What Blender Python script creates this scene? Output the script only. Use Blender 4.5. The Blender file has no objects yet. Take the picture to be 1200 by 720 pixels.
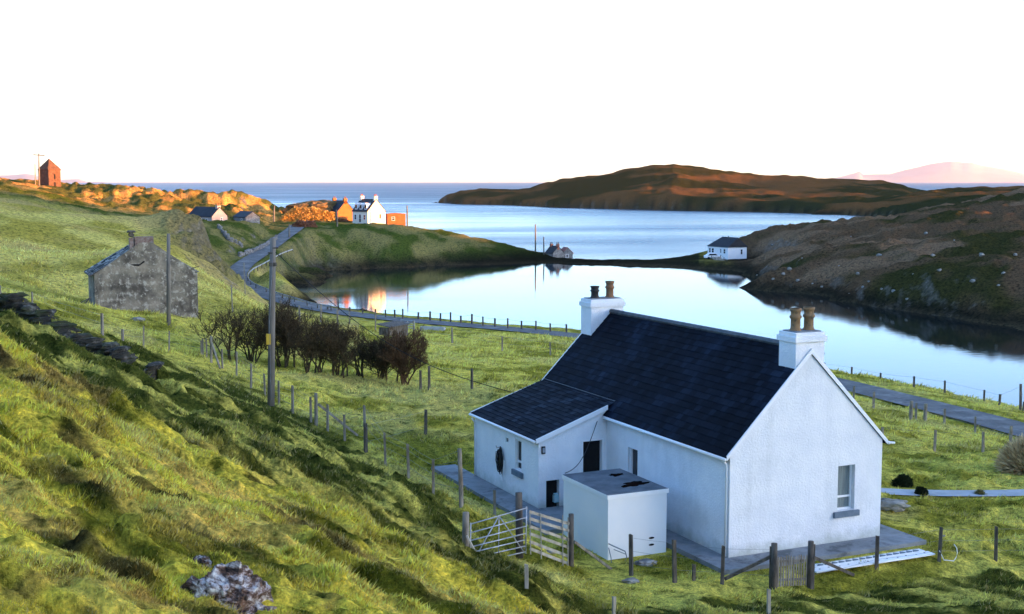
# Coastal cottage scene
EXPO = 3.1
import bpy, math, random
import numpy as np
from mathutils import Vector, Matrix
random.seed(7); rng = np.random.default_rng(11)
scene = bpy.context.scene
COL = scene.collection
R = math.radians
# ------------------------------------------------------------------ camera model
F = 1500.0; HC = 19.5
PITCH = math.atan(147.0 / F); CP, SP = math.cos(PITCH), math.sin(PITCH)
def ray(px, py):
    a = (px - 600) / F; b = (py - 360) / F
    return np.array([a, CP - b * SP, -SP - b * CP])
def atz(px, py, z):
    v = ray(px, py); return np.array([0, 0, HC]) + v * ((z - HC) / v[2])
def atY(px, py, Y):
    v = ray(px, py); return np.array([0, 0, HC]) + v * (Y / v[1])
# ------------------------------------------------------------------ noise
def hash2(ix, iy, seed):
    h = (ix.astype(np.int64) * 374761393 + iy.astype(np.int64) * 668265263 + seed * 974634777) & 0xffffffff
    h = ((h ^ (h >> 13)) * 1274126177) & 0xffffffff
    h = h ^ (h >> 16)
    return (h & 0xffffff) / float(0xffffff)
def vnoise(x, y, seed=0):
    ix = np.floor(x); iy = np.floor(y); fx = x - ix; fy = y - iy
    fx = fx * fx * fx * (fx * (fx * 6 - 15) + 10); fy = fy * fy * fy * (fy * (fy * 6 - 15) + 10)
    a = hash2(ix, iy, seed); b = hash2(ix + 1, iy, seed); c = hash2(ix, iy + 1, seed); d = hash2(ix + 1, iy + 1, seed)
    return (a * (1 - fx) + b * fx) * (1 - fy) + (c * (1 - fx) + d * fx) * fy
def fbm(x, y, seed=0, oct=4, gain=0.5):
    s = 0; a = 1; t = 0
    for k in range(oct):
        ca, sa = math.cos(.6 + k), math.sin(.6 + k)
        s = s + a * vnoise((x * ca - y * sa) * 2 ** k + 17 * k, (x * sa + y * ca) * 2 ** k - 9 * k, seed + k)
        t += a; a *= gain
    return s / t            # 0..1
def sstep(a, b, x):
    t = np.clip((x - a) / (b - a), 0, 1); return t * t * (3 - 2 * t)
# ------------------------------------------------------------------ terrain height
LAG = 0.25
cps = []
def P(px, py, Y): q = atY(px, py, Y); cps.append((q[0], q[1], q[2]))
def Z(px, py, z, dz=0): q = atz(px, py, z); cps.append((q[0], q[1], z + dz))
def W(x, y, z): cps.append((x, y, z))
# camera knoll and near slope
W(0, 0, 17.6); W(-3, 2, 18.1); W(3, 2, 16.9); W(0, 4, 17.0); W(0, -8, 19); W(-12, 0, 20.5); W(12, 0, 13.5); W(-12, 12, 18.6)
for a in [(-60,720,9.5),(60,720,10),(150,720,10.5),(300,720,11.2),(450,720,13.5),(560,720,17),(0,560,14.5),(150,600,14.5),(300,620,16.3),(430,660,18),(0,450,20),(120,520,19),(250,580,19.5),(-90,420,22)]: P(*a)
crest = [(-90,345,32),(0,378,30),(60,412,28.5),(110,440,27.5),(200,500,26),(300,557,25),(400,603,24.3),(500,643,23.6),(580,677,23),(655,716,22.5),(730,760,22)]
for a in crest: P(*a)
# hollow and lower slope behind the crest down to the fence
for a in [(60,392,38),(0,366,40),(130,440,36),(200,478,36),(300,535,33),(400,580,31),(500,625,29.5),(600,680,27.5),(680,720,27),(800,760,30)]: P(*a)
for a in [(0,352,52),(60,371,50),(110,402,47),(150,418,46),(200,440,46),(250,462,46),(200,425,55),(300,486,44.5),(380,530,40),(450,572,36.5),(520,625,33.5),(610,672,31.5)]: P(*a)
# fence line / foot of the slope
for a in [(240,420),(277,441),(317,474),(343,487),(370,499),(404,518),(428,531),(452,546),(479,563),(508,580),(541,596)]: Z(a[0], a[1], 9.45 - (a[0]-240)*.0012)
for a in [(545,656,8.9),(580,690,9.0),(668,667,8.15),(740,676,7.7),(791,683,7.5),(846,686,7.45),(905,690,7.4),(950,688,7.4),(1027,668,7.35),(1100,658,7.3),(1167,658,7.25),(1260,655,7.2),
          (700,720,8.3),(800,720,8.0),(900,720,7.8),(1000,720,7.7),(1100,715,7.6),(1200,720,7.6),(1300,740,7.6)]: Z(*a)
# around the cottage
for a in [(620,560,7.95),(520,545,8.3),(480,520,8.4),(1083,633,7.7),(1000,600,7.8),(800,600,7.8),(700,560,7.8),(1130,610,7.2),(1200,600,7.0),(1300,600,7.0)]: Z(*a)
for a in [(1040,578,7.0),(1120,580,6.85),(1200,580,6.8),(1100,545,6.2),(1040,520,5.7),(1190,545,6.0),(1280,545,6.1),(1150,530,5.4),(1095,520,4.7),(1250,530,5.0),(1000,500,5.4)]: Z(*a)
# field towards the hedge, the shore road
for a in [(240,440,9.3),(300,450,8.6),(380,470,8.3),(450,500,8.2),(550,500,8.0),(600,470,7.2),(470,450,7.1),(410,440,7.3),(350,430,7.7),(290,420,8.2),(540,450,6.6),(620,440,6.1),(700,430,5.2),(800,450,5.2)]: Z(*a)
for a in [(430,410,5.6),(500,400,4.7),(560,405,4.4),(640,412,4.3),(350,400,6.8),(330,380,6.2),(300,370,6.6),(400,380,4.0),(480,388,3.3),(560,393,3.1),(640,399,3.1),(720,408,3.0)]: Z(*a)
# shore road line
ROAD_R = [(1420,575,2.6),(1300,533,2.3),(1200,505,2.0),(1150,491,2.0),(1100,478.5,2.0),(1050,466,2.0),(1000,453.5,1.9),(970,446.5,1.8),(900,431,1.6),(800,412,1.5),(700,397,1.4),(600,386,1.4),(500,377.5,1.5),(430,370.5,1.6),(380,363,1.7),(340,354.5,1.9),(310,345,2.2),(290,336,2.6),(279,328.5,3.1),(277,321,3.8),(286,310,4.6),(302,299,5.4),(318,288,6.5),(330,279,7.5),(343,270,8.6),(352,263,9.2),(365,257,9.6)]
for a in ROAD_R: Z(*a)
for a in [(1060,452,1.7),(1000,441,1.6),(1120,465,1.7),(1200,485,1.7),(1300,505,1.7),(970,437,1.5),(850,411,1.2)]: Z(*a)
# near lagoon shore then water
for a in [(970,430),(1040,444),(1120,461),(1200,479),(1320,500),(850,405),(760,396),(700,390),(640,385),(560,378),(500,372),(430,363),(370,354),(330,345)]:
    Z(a[0], a[1], 0.35); q = atz(a[0], a[1]-3.2, 0.35); W(q[0], q[1], -1.2)
for a in [(1180,450),(1100,430),(1000,400),(1000,375),(900,370),(800,380),(800,340),(850,330),(700,370),(700,340),(600,365),(600,335),(500,360),(500,335),(420,350),(420,330),(360,345),(1190,420),(1100,400),(1300,440),(950,420),(740,320),(650,325),(380,335),(1300,470)]:
    Z(a[0], a[1], 0, -2.2)
# village side shore of the lagoon
for a in [(318,336),(326,330),(340,322.5),(375,316),(425,312.5),(500,310.5),(560,310),(610,308.5),(640,307),(670,307.5),(740,311),(800,313.5),(850,316)]:
    Z(a[0], a[1], 0.4); q = atz(a[0], a[1]+3, 0.3); W(q[0], q[1], -1.3)
# village headland
for a in [(345,305,4.6),(350,290,6.2),(400,300,2.8),(400,285,6.0),(450,298,3.2),(450,280,6.4),(500,300,2.4),(500,285,5.0),(550,300,1.9),(590,300,1.6),(380,272,8.2),(425,262,8.9),(460,262,8.8),(480,267,8.2),(520,278,5.6),(545,287,4.1)]: Z(*a)
for a in [(455,264,330),(485,266,330),(510,270,330),(545,277,328),(560,283,326),(600,288.5,325),(640,297,323),(660,302.5,322),(400,258,345),(370,256,345),(345,256,345)]: P(*a)
for x in (380,420,460,500,545,600,640): q = atY(x, 280, 372); W(q[0], q[1], -3); q = atY(x, 260, 440); W(q[0], q[1], -5); q = atY(x, 260, 540); W(q[0], q[1], -6)
# causeway
for a in [(670,304.5),(740,305),(800,305.5),(830,304)]: Z(a[0], a[1], 1.15)
for a in [(680,302),(740,302),(800,301),(830,300)]: q = atz(a[0], a[1], 0); W(q[0], q[1]+6, -2.5)
for a in [(855,303,2.2),(870,300,3.0),(840,309,1.3)]: Z(*a)
# right hand moor
for a in [(850,316),(875,322),(900,331),(950,344),(1000,353),(1050,361),(1100,368.5),(1150,378),(1200,388),(1320,410)]:
    Z(a[0], a[1], 0.4); q = atz(a[0], a[1]+4, 0.3); W(q[0], q[1], -1.6)
for a in [(900,318,235),(900,300,262),(950,325,225),(950,305,245),(1000,330,205),(1000,308,225),(1050,335,195),(1050,310,210),(1100,340,187),(1100,305,205),(1150,345,180),(1150,305,198),(1200,350,176),(1200,305,195),(1300,355,172),
          (900,285,300),(950,285,285),(1000,285,262),(1050,280,260),(1100,278,250),(1150,270,260),(1200,262,265),(1300,250,270),
          (860,284,330),(880,276,335),(920,269,345),(960,268.5,345),(1000,265,350),(1050,256,370),(1100,249,385),(1150,236,400),(1200,223,410),(1300,215,430)]: P(*a)
for a in [(870,375),(920,395),(960,400),(1000,410),(1050,440)]: q = atY(a[0], 275, a[1]); W(q[0], q[1], -3)
W(230, 480, 4); W(260, 560, 8); W(330, 520, 16); W(190, 520, -4)
# left land
for a in [(130,372,92),(220,372,92),(100,352,105),(10,345,88),(60,350,88),(0,325,100),(-100,310,100),(60,320,112),(0,295,130),(80,295,140),(0,260,185),(80,265,190),(150,290,150),(200,296,138),(240,322,126),(255,336,122),(272,350,117),(292,362,113),(315,366,113),(380,376,112),(300,372,108),
          (200,378,86),(168,407,74),(120,392,73),(40,372,68),(0,362,66),(-90,340,66),(198,413,72)]: P(*a)
for a in [(0,228,250),(50,236,245),(100,246,235),(-80,205,250),(140,262,215),(170,275,190)]: P(*a)
for px_, Y_, z_ in [(340,130,4.9),(340,145,3.7),(340,160,2.6),(287,130,7.2),(287,145,6.0),(287,160,4.5),(287,175,3.2),(287,190,2.7),(240,132,8.9),(240,146,8.6),(240,160,8.4),(400,140,3.2),(400,155,2.2),(312,135,6.0),(312,155,4.0),(312,175,2.4),(266,150,7.4),(266,168,6.2),(262,185,6.0),(268,200,4.6)]:
    q = atY(px_, 300, Y_); W(q[0], Y_, z_)
# rocky knoll and valley by the road
for a in [(190,262,205),(220,258,210),(250,268,212),(280,280,212),(300,292,214),(312,308,205),(240,305,165),(270,300,190),(200,285,165)]: P(*a)
for a in [(215,262,285),(250,263,285),(300,262,285),(280,275,265),(320,272,290),(250,250,305),(320,258,320),(180,254,280)]: P(*a)
for a in [(0,207,335),(30,214,335),(58,220.5,330),(90,221,338),(115,217,340),(150,222,345),(165,226,345),(185,223,350),(210,217,350),(240,227,350),(275,224,350),(300,229,350),(318,241,345),(335,251,340),(-120,195,340),
          (150,240,300),(200,245,300),(120,235,290),(60,228,300),(260,240,320),(230,240,330),(190,258,260)]: P(*a)
for x in (-200,-60,60,160,250,320): q = atY(x, 220, 430); W(q[0], q[1], 5); q = atY(x, 220, 500); W(q[0], q[1], -4)
# outside the frame: left hill, behind, right shore
for a in [(-90,120,26),(-60,60,24),(-160,250,32),(-30,-40,24),(-80,-80,34),(20,-40,17),(60,-20,8),(120,-60,9),(90,30,6),(60,60,4.5),(110,70,3),(170,60,4),(150,20,5),(30,20,9.5),(200,130,6),(220,220,14),(300,300,18),(220,0,8),(0,-160,30),(150,-200,24),(-250,-50,40),(-250,350,25)]: W(*a)
cps = np.array(cps)
def embed(x, y):
    r = np.sqrt(x * x + y * y) + 1e-6; lr = np.log(np.maximum(r, 1.5))
    return np.stack([x / r * 1.0, y / r * 1.0, lr * 1.25], -1)
def phi(d2): return np.sqrt(d2 + 0.0004)
_E = embed(cps[:, 0], cps[:, 1])
_n = len(cps)
_d2 = ((_E[:, None] - _E[None]) ** 2).sum(-1)
_A = phi(_d2) - np.eye(_n) * 0.004
_w = np.linalg.solve(np.block([[_A, np.ones((_n, 1))], [np.ones((1, _n)), np.zeros((1, 1))]]), np.append(cps[:, 2], 0))
def rbf(x, y):
    out = np.empty(len(x)); E = embed(x, y)
    for i in range(0, len(x), 20000):
        e = E[i:i + 20000]
        d2 = (e * e).sum(1)[:, None] + (_E * _E).sum(1)[None] - 2 * e @ _E.T
        out[i:i + 20000] = phi(np.maximum(d2, 0)) @ _w[:_n] + _w[_n]
    return out
# cottage frame
HO = atz(853.7, 653.7, 8.0)
E2 = np.array([-.46, 1.0048]); E2 /= np.linalg.norm(E2); E1 = np.array([E2[1], -E2[0]])
HROT = math.atan2(E1[1], E1[0])
def hloc(x, y): return (x - HO[0]) * E1[0] + (y - HO[1]) * E1[1], (x - HO[0]) * E2[0] + (y - HO[1]) * E2[1]
# road centre line in world
ROADP = np.array([atz(*a) for a in ROAD_R])
def dense(pts, step=1.0):
    pts = np.asarray(pts, float); n = len(pts); out = []
    for i in range(n - 1):
        p0 = pts[max(i - 1, 0)]; p1 = pts[i]; p2 = pts[i + 1]; p3 = pts[min(i + 2, n - 1)]
        m = max(2, int(np.linalg.norm(p2 - p1) / step))
        for k in range(m):
            t = k / m
            out.append(.5 * ((2 * p1) + (-p0 + p2) * t + (2 * p0 - 5 * p1 + 4 * p2 - p3) * t * t + (-p0 + 3 * p1 - 3 * p2 + p3) * t ** 3))
    out.append(pts[-1]); return np.array(out)
RD = dense(ROADP, 2.0)
def near_poly(x, y, poly, lim):
    """distance to polyline samples and the z there, only for points within lim (else inf)"""
    d = np.full(len(x), 1e9); zz = np.zeros(len(x))
    bx0, by0 = poly[:, 0].min() - lim, poly[:, 1].min() - lim; bx1, by1 = poly[:, 0].max() + lim, poly[:, 1].max() + lim
    idx = np.where((x > bx0) & (x < bx1) & (y > by0) & (y < by1))[0]
    for i in range(0, len(idx), 20000):
        k = idx[i:i + 20000]
        best = np.full(len(k), 1e9); bz = np.zeros(len(k))
        for s in range(len(poly) - 1):
            p, q = poly[s], poly[s + 1]; vx, vy = q[0] - p[0], q[1] - p[1]; L2 = vx * vx + vy * vy + 1e-9
            t = np.clip(((x[k] - p[0]) * vx + (y[k] - p[1]) * vy) / L2, 0, 1)
            dd = np.hypot(x[k] - p[0] - t * vx, y[k] - p[1] - t * vy)
            m = dd < best; best[m] = dd[m]; bz[m] = (p[2] + t * (q[2] - p[2]))[m]
        d[k] = best; zz[k] = bz
    return d, zz
RDc = RD[::3]
# garden path
PATHP = dense([atz(1000, 572, 7.05), atz(1040, 576.5, 7.0), atz(1100, 578.5, 6.9), atz(1200, 578, 6.82), atz(1330, 572, 6.8)], 1.0)
WALLP = dense([atY(-60, 345, 52), atY(0, 360, 50), atY(60, 380, 48), atY(110, 412, 44.5), atY(150, 429, 43.5), atY(185, 446, 43)], 1.0)
WPX = [600 + F * q[0] / (q[1] * CP + (HC - q[2]) * SP) for q in WALLP]; WPR = [math.hypot(q[0], q[1]) for q in WALLP]
# sun
SUN_EL = R(4.0); SUN_AZ = R(20.0)
SX, SY = math.cos(SUN_AZ), -math.sin(SUN_AZ)
TE = math.tan(SUN_EL)
PADS = [(866, 303.5, 291, 7.5), (880, 303, 296, 8), (868, 302.5, 299, 9), (854.5, 301.5, 308, 8.5)]
G = [(-500,34,0),(-100,32,0),(120,30,0),(165,24,-100),(185,19.5,-170),(201,16.0,-179),(236,11.5,-171),(269,11.0,-200),(286,8.6,-147),(297,7.2,-140),(304,3.0,-97),(316,4.5,-60),(350,20,0),(390,24,21),(600,26,60),(800,8,-77),(840,1,-77),(900,1,-77),(950,12,-100),(1000,16,-200),(1130,17,-252),(1300,22,-300),(1600,10,-300)]
S0 = 620.0
Gt = [g[0] for g in G]; Gh = [g[1] + (S0 - g[2]) * TE for g in G]
ITOP = [(470,240),(511,237.5),(525,231),(545,222.5),(575,221),(600,221.5),(625,221),(650,213.5),(675,209),(700,205),(725,199.5),(745,198),(765,195),(790,192.5),(810,196.5),(840,199.5),(870,203),(900,205),(930,207),(960,211),(1000,211),(1030,213),(1055,216),(1075,222),(1100,226),(1160,232)]
IWAT = [(470,237.4),(510,237.4),(540,239.5),(600,241),(650,243),(700,244.5),(800,247),(900,249),(960,251),(1000,252),(1100,252),(1200,252)]
CTOP = [(930,262),(960,240),(985,237),(1010,234),(1050,229),(1090,224),(1130,222),(1170,221),(1200,220),(1300,212),(1500,200)]
CWAT = [(930,252),(985,252),(1020,254),(1060,257),(1100,258),(1300,260)]
def terrace(x, y):
    """sheep terracettes: fraction across one step, and how broken the step is"""
    u = x * .85 - y * .52; v = x * .52 + y * .85
    ph = v / 1.75 + 1.9 * fbm(u / 7, v / 4, 81, 3); sw = ph - np.floor(ph)
    return sw, sstep(.45, .6, fbm(u / 3.0 + np.floor(ph) * 7.3, v / 3.0, 82, 2))
def H0(x, y):
    z = rbf(x, y)
    r = np.hypot(x, y)
    far = sstep(470, 600, r)
    right = sstep(0.35, 0.6, np.arctan2(x, y))
    z = z * (1 - far) + far * (-6 + right * 10)
    yy = np.maximum(y, 1); px = 600 + F * x / (yy * CP * (1 + 0.0))      # image column, near the horizon
    px = 600 + F * x / np.maximum(y * CP + (HC) * SP, 1)
    pxo = px; px = px + (fbm(x / 60, y / 60, 33, 3) - .5) * 26
    # island
    ip = [a[0] for a in ITOP]; iz = [19.5 + (213 - a[1]) * 1180 / F for a in ITOP]
    top = np.interp(px, ip, iz, left=-8, right=-8)
    yw = np.interp(px, [a[0] for a in IWAT], [HC * F / (a[1] - 213) for a in IWAT])
    s = (y - yw) / (1180 - yw)
    n1 = fbm(x / 90, y / 90, 31, 4); n2 = fbm(x / 24, y / 24, 37, 4)
    prof = np.where(s < 1, 0.30 * sstep(0.0, 0.06, s) + 0.70 * np.clip(s, 0, 1) ** 1.15, 1 - ((s - 1) * 1.8) ** 2)
    isl = np.where((s > -0.02) & (s < 2) & (y > 600), (top + 1) * np.clip(prof, -.3, 1) * (1 - 0.35 * (1 - np.abs(np.clip(s, 0, 1) * 2 - 1)) * (n1 - .35) * 1.6) - 1 + np.clip((top - 1) / 6, 0, 1) * (n2 - .5) * np.clip(s * 6, 0, 1) * 6 * (1-np.clip((s-1.0)*3,0,1)), -8)
    isl = np.where(top > 0.0, isl, -8)
    # far mainland with cliffs on the right
    cz = [19.5 + (213 - a[1]) * 900 / F for a in CTOP]
    top = np.interp(px, [a[0] for a in CTOP], cz, left=-8)
    yw = np.interp(px, [a[0] for a in CWAT], [HC * F / (a[1] - 213) for a in CWAT])
    s = (y - yw) / (900 - yw)
    prof = np.where(s < 1, 0.62 * sstep(0.0, 0.12, s) + 0.38 * np.clip(s, 0, 1), 1 - ((s - 1) * 1.2) ** 2)
    cl = np.where((s > -.03) & (s < 2.2) & (y > 500) & (px < 2500), (top + 1) * np.clip(prof, -.3, 1) - 1 + np.clip((top - 1) / 6, 0, 1) * (n2 - .5) * 7 * np.clip(s * 8, 0, 1) * (1-np.clip((s-1.0)*3,0,1)), -8)
    cl = np.where(top > 0.0, cl, -8)
    z = np.where(r > 520, np.maximum(z, np.maximum(isl, cl)), z)
    # hills to the right, outside the picture, that keep the bay in shade
    ss = x * SX + y * SY; tt = -x * SY + y * SX
    gh = np.interp(tt, Gt, Gh)
    hill = gh * np.exp(-((ss - S0) / 120.0) ** 2) - 8 * (np.abs(ss - S0) > 200)
    z = np.maximum(z, np.where(ss > 330, hill, -50))
    return z
def H(x, y):
    x = np.atleast_1d(np.asarray(x, float)); y = np.atleast_1d(np.asarray(y, float))
    z = H0(x, y); r = np.hypot(x, y); px = 600 + F * x / np.maximum(y * CP + (HC - z) * SP, 1)
    land = sstep(0.2, 2.5, z)
    # near slope: terracettes and tussocks running along the slope
    near = 1 - sstep(30, 75, r)
    u = x * .85 - y * .52; v = x * .52 + y * .85
    slope_side = 1 - sstep(-1.0, 2.0, hloc(x, y)[0] + 6.5)          # hill side of the garden fence
    slope_side = np.maximum(slope_side * (y < 90), (r < 27))
    t1 = fbm(u / 5.0, v / 1.15, 3, 3); tus = .42 * np.maximum(fbm(u / .9, v / .26, 17, 3) - .42, 0) * sstep(9, 14, r) + np.maximum(fbm(u / 1.6, v / .5, 18, 3) - .42, 0) * .9 * sstep(22, 30, r) + .25 * np.maximum(fbm(u / .4, v / .16, 19, 2) - .42, 0)
    z = z + near * slope_side * tus * .95
    sw, br = terrace(x, y); z = z + near * slope_side * br * .24 * (np.where(sw < .16, sstep(0, .16, sw), 1 - (sw - .16) / .84) - .5)
    fr = sstep(-4, 3, hloc(x, y)[0]) * 0 + (1 - slope_side) * sstep(20, 28, r) * (1 - sstep(60, 110, r)); z = z + fr * (np.maximum(fbm(x / 1.1, y / .7, 16, 3) - .45, 0) * .75)
    z = z + near * slope_side * ((t1 - .5) * .62 + (1 - np.abs(fbm(u / 2.6, v / 1.2, 5, 2) * 2 - 1)) * -.16 + (fbm(x / 2.2, y / 1.6, 9, 3) - .5) * .36)
    z = z + near * (fbm(x / .42, y / .42, 14, 2) - .5) * (.05 + .09 * slope_side)
    mid = sstep(30, 60, r) * (1 - sstep(200, 300, r))
    fld = mid * land
    z = z + fld * ((fbm(x / 3.5, y / 3.5, 21, 3) - .5) * .45 + (fbm(x / 1.2, y / 1.2, 22, 2) - .5) * .22)
    # rough, rocky ground: knoll, moor, headland
    knoll = np.exp(-(((px - 245) / 60) ** 2 + ((r - 205) / 32) ** 2) ** 2)
    moor = sstep(820, 900, px) * sstep(150, 185, r) * land
    vill = sstep(215, 250, r) * (1 - sstep(450, 520, r)) * land * (px < 680)
    rg = np.abs(fbm(x / 9, y / 9, 41, 4) * 2 - 1)
    z = z + knoll * ((.5 - rg) * 4.2 + (fbm(x / 2.5, y / 2.5, 47, 3) - .5) * 2.4)
    z = z + moor * ((.4 - rg) * 2.2 + (fbm(x / 34, y / 22, 43, 3) - .5) * 3.0 + (fbm(x / 3.2, y / 3.2, 44, 3) - .5) * 1.5) * (1 - sstep(420, 520, r))
    z = z + vill * ((fbm(x / 14, y / 14, 51, 3) - .5) * 1.5 + (.4 - np.abs(fbm(x / 5, y / 4, 53, 3) * 2 - 1)) * .9 + (fbm(x / 2, y / 2, 52, 3) - .5) * .8)
    ridge = np.exp(-((r - 345) / 40) ** 2) * (px < 345) * sstep(70, 85, px)
    z = z + ridge * ((.4 - np.abs(fbm(x / 16, y / 16, 61, 4) * 2 - 1)) * 3.4 + (.35 - np.abs(fbm(x / 5.5, y / 5.5, 62, 3) * 2 - 1)) * 2.6 + (fbm(x / 1.8, y / 1.8, 63, 3) - .5) * 1.4) - ridge * 1.5
    cy = np.interp(px, [c_[0] for c_ in crest], [c_[2] for c_ in crest])
    z = z - .95 * np.exp(-((r - cy - 3.6) / 2.3) ** 2) * (px < 720)
    # flatten under the road, path and cottage
    d, rz = near_poly(x, y, RDc, 9)
    k = 1 - sstep(2.3, 6.5, d)
    z = np.where(d < 8, z * (1 - k) + (rz - .03 - .08 * (d < 2.2)) * k, z)
    d, rz = near_poly(x, y, PATHP[::2], 3)
    k = 1 - sstep(.6, 2.2, d); z = np.where(d < 3, z * (1 - k) + (rz - .05) * k, z)
    for (qx, qy, qY, qr) in PADS:
        q = atY(qx, qy, qY); k = 1 - sstep(qr * .6, qr * 1.6, np.hypot(x - q[0], y - q[1])); z = z * (1 - k) + (q[2] - .25) * k
    nw, wz = near_poly(x, y, WALLP[::3], 6); wr = np.interp(px, WPX, WPR); k = (nw < 6) * (r < wr + .1) * (1 - sstep(1.5, 6, nw)); z = z - k * .95
    a, b = hloc(x, y)
    dx = np.maximum(np.maximum(-3.6 - a, a - 6.9), 0); dy = np.maximum(np.maximum(-1.05 - b, b - 15.5), 0)
    d = np.hypot(dx, dy); k = 1 - sstep(0.05, 2.4, d)
    lowz = 8.0 - .13 - .10 * (1 - sstep(-.95, -.8, a)) * (1 - sstep(4.2, 5.6, b)) * sstep(-2.0, 2.2, b)
    z = z * (1 - k) + lowz * k
    # ragged shoreline
    shore = np.exp(-((z - .3) / 1.0) ** 2) * (r > 60)
    z = z + shore * (fbm(x / 2.2, y / 2.2, 71, 3) - .5) * .7
    return z
def H1(x, y): return float(H([x], [y])[0])
_ts = np.concatenate([np.geomspace(5, 80, 2600), np.geomspace(80.1, 1500, 2600)])
def hit(px, py):
    v = ray(px, py); x = v[0] * _ts; y = v[1] * _ts; z = HC + v[2] * _ts
    h = H(x, y); k = np.argmax(h > z)
    if not (h > z).any(): k = -1
    return np.array([x[k], y[k], h[k]])
# ------------------------------------------------------------------ materials
def new_mat(name):
    m = bpy.data.materials.new(name); m.use_nodes = True
    nt = m.node_tree; b = nt.nodes['Principled BSDF']; b.inputs['Specular IOR Level'].default_value = .3
    return m, nt, b
def NN(nt, typ, **kw):
    n = nt.nodes.new(typ)
    for k, v in kw.items():
        if k in n.inputs.keys(): n.inputs[k].default_value = v
        else: setattr(n, k, v)
    return n
def ramp(nt, fac, stops, interp='LINEAR'):
    r = nt.nodes.new('ShaderNodeValToRGB'); r.color_ramp.interpolation = interp
    while len(r.color_ramp.elements) < len(stops): r.color_ramp.elements.new(.5)
    for e, (p, c) in zip(r.color_ramp.elements, stops):
        e.position = p; e.color = (*c, 1) if len(c) == 3 else c
    nt.links.new(fac, r.inputs['Fac']); return r.outputs['Color']
def coords(nt, kind='Object', scale=(1, 1, 1)):
    t = nt.nodes.new('ShaderNodeTexCoord'); m = nt.nodes.new('ShaderNodeMapping'); m.inputs['Scale'].default_value = scale
    nt.links.new(t.outputs[kind], m.inputs['Vector']); return m.outputs['Vector']
def noise(nt, vec, scale, detail=4, rough=.55, dist=0):
    n = NN(nt, 'ShaderNodeTexNoise', Scale=scale, Detail=detail, Roughness=rough, Distortion=dist)
    nt.links.new(vec, n.inputs['Vector']); return n.outputs['Fac']
def mixc(nt, fac, a, b, mode='MIX'):
    m = nt.nodes.new('ShaderNodeMix'); m.data_type = 'RGBA'; m.blend_type = mode
    for s, v in ((m.inputs[0], fac), (m.inputs[6], a), (m.inputs[7], b)):
        if isinstance(v, bpy.types.NodeSocket): nt.links.new(v, s)
        elif isinstance(v, (int, float)): s.default_value = v
        else: s.default_value = (*v, 1)
    return m.outputs[2]
def bump(nt, bsdf, h, strength=.5, dist=.02, prev=None):
    b = NN(nt, 'ShaderNodeBump', Strength=strength, Distance=dist); nt.links.new(h, b.inputs['Height'])
    if prev: nt.links.new(prev, b.inputs['Normal'])
    nt.links.new(b.outputs['Normal'], bsdf.inputs['Normal']); return b.outputs['Normal']
def surf(name, c1, c2, scale=3, rough=.8, bscale=40, bstr=.4, bdist=.01, spec=.3, detail=5, lo=.35, hi=.65, c3=None, s3=1.0, kind='Object', metal=0, stretch=(1, 1, 1)):
    m, nt, b = new_mat(name); v = coords(nt, kind, stretch)
    col = ramp(nt, noise(nt, v, scale, detail, .6), [(lo, c1), (hi, c2)])
    if c3:
        col = mixc(nt, ramp(nt, noise(nt, v, s3, 6, .7), [(.52, (0, 0, 0)), (.62, (1, 1, 1))]), col, c3)
    nt.links.new(col, b.inputs['Base Color'])
    b.inputs['Roughness'].default_value = rough; b.inputs['Specular IOR Level'].default_value = spec; b.inputs['Metallic'].default_value = metal
    if bstr: bump(nt, b, noise(nt, v, bscale, 4, .6), bstr, bdist)
    return m
M = {}
# ground
m, nt, b = new_mat('ground'); v = coords(nt, 'Object')
at = NN(nt, 'ShaderNodeAttribute', attribute_name='zone')
geo = nt.nodes.new('ShaderNodeNewGeometry')
fine = noise(nt, v, 2.2, 6, .7); micro = noise(nt, v, 14, 4, .7); big = noise(nt, v, .25, 5, .6)
mv = coords(nt, 'Object', (1, 1, .35))
var = ramp(nt, fine, [(.34, (.22, .27, .25)), (.48, (1, 1, 1)), (.64, (1.6, 1.5, 1.3))])
var2 = ramp(nt, micro, [(.34, (.38, .4, .42)), (.5, (1, 1, 1)), (.66, (1.7, 1.65, 1.5))])
c = mixc(nt, 1.0, at.outputs['Color'], var, 'MULTIPLY'); c = mixc(nt, .8, c, var2, 'MULTIPLY')
# bare rock on the steep faces of far ground
sep = nt.nodes.new('ShaderNodeSeparateXYZ'); nt.links.new(geo.outputs['Normal'], sep.inputs[0])
mth = NN(nt, 'ShaderNodeMath', operation='MULTIPLY_ADD'); nt.links.new(noise(nt, v, .35, 6, .7), mth.inputs[0]); mth.inputs[1].default_value = -.55; nt.links.new(sep.outputs['Z'], mth.inputs[2])
rk = ramp(nt, mth.outputs[0], [(.42, (1, 1, 1)), (.52, (0, 0, 0))])
rk2 = mixc(nt, 1.0, rk, at.outputs['Alpha'], 'MULTIPLY')
nt.nodes[-1].name
rockc = ramp(nt, noise(nt, v, .9, 6, .75), [(.35, (.05, .045, .04)), (.55, (.16, .14, .12)), (.68, (.34, .32, .29))])
c = mixc(nt, rk2, c, rockc)
nt.links.new(c, b.inputs['Base Color']); b.inputs['Roughness'].default_value = 1; b.inputs['Specular IOR Level'].default_value = 0.0
n1 = bump(nt, b, fine, .7, .25); bump(nt, b, micro, .6, .06, n1)
M['ground'] = m
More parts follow.
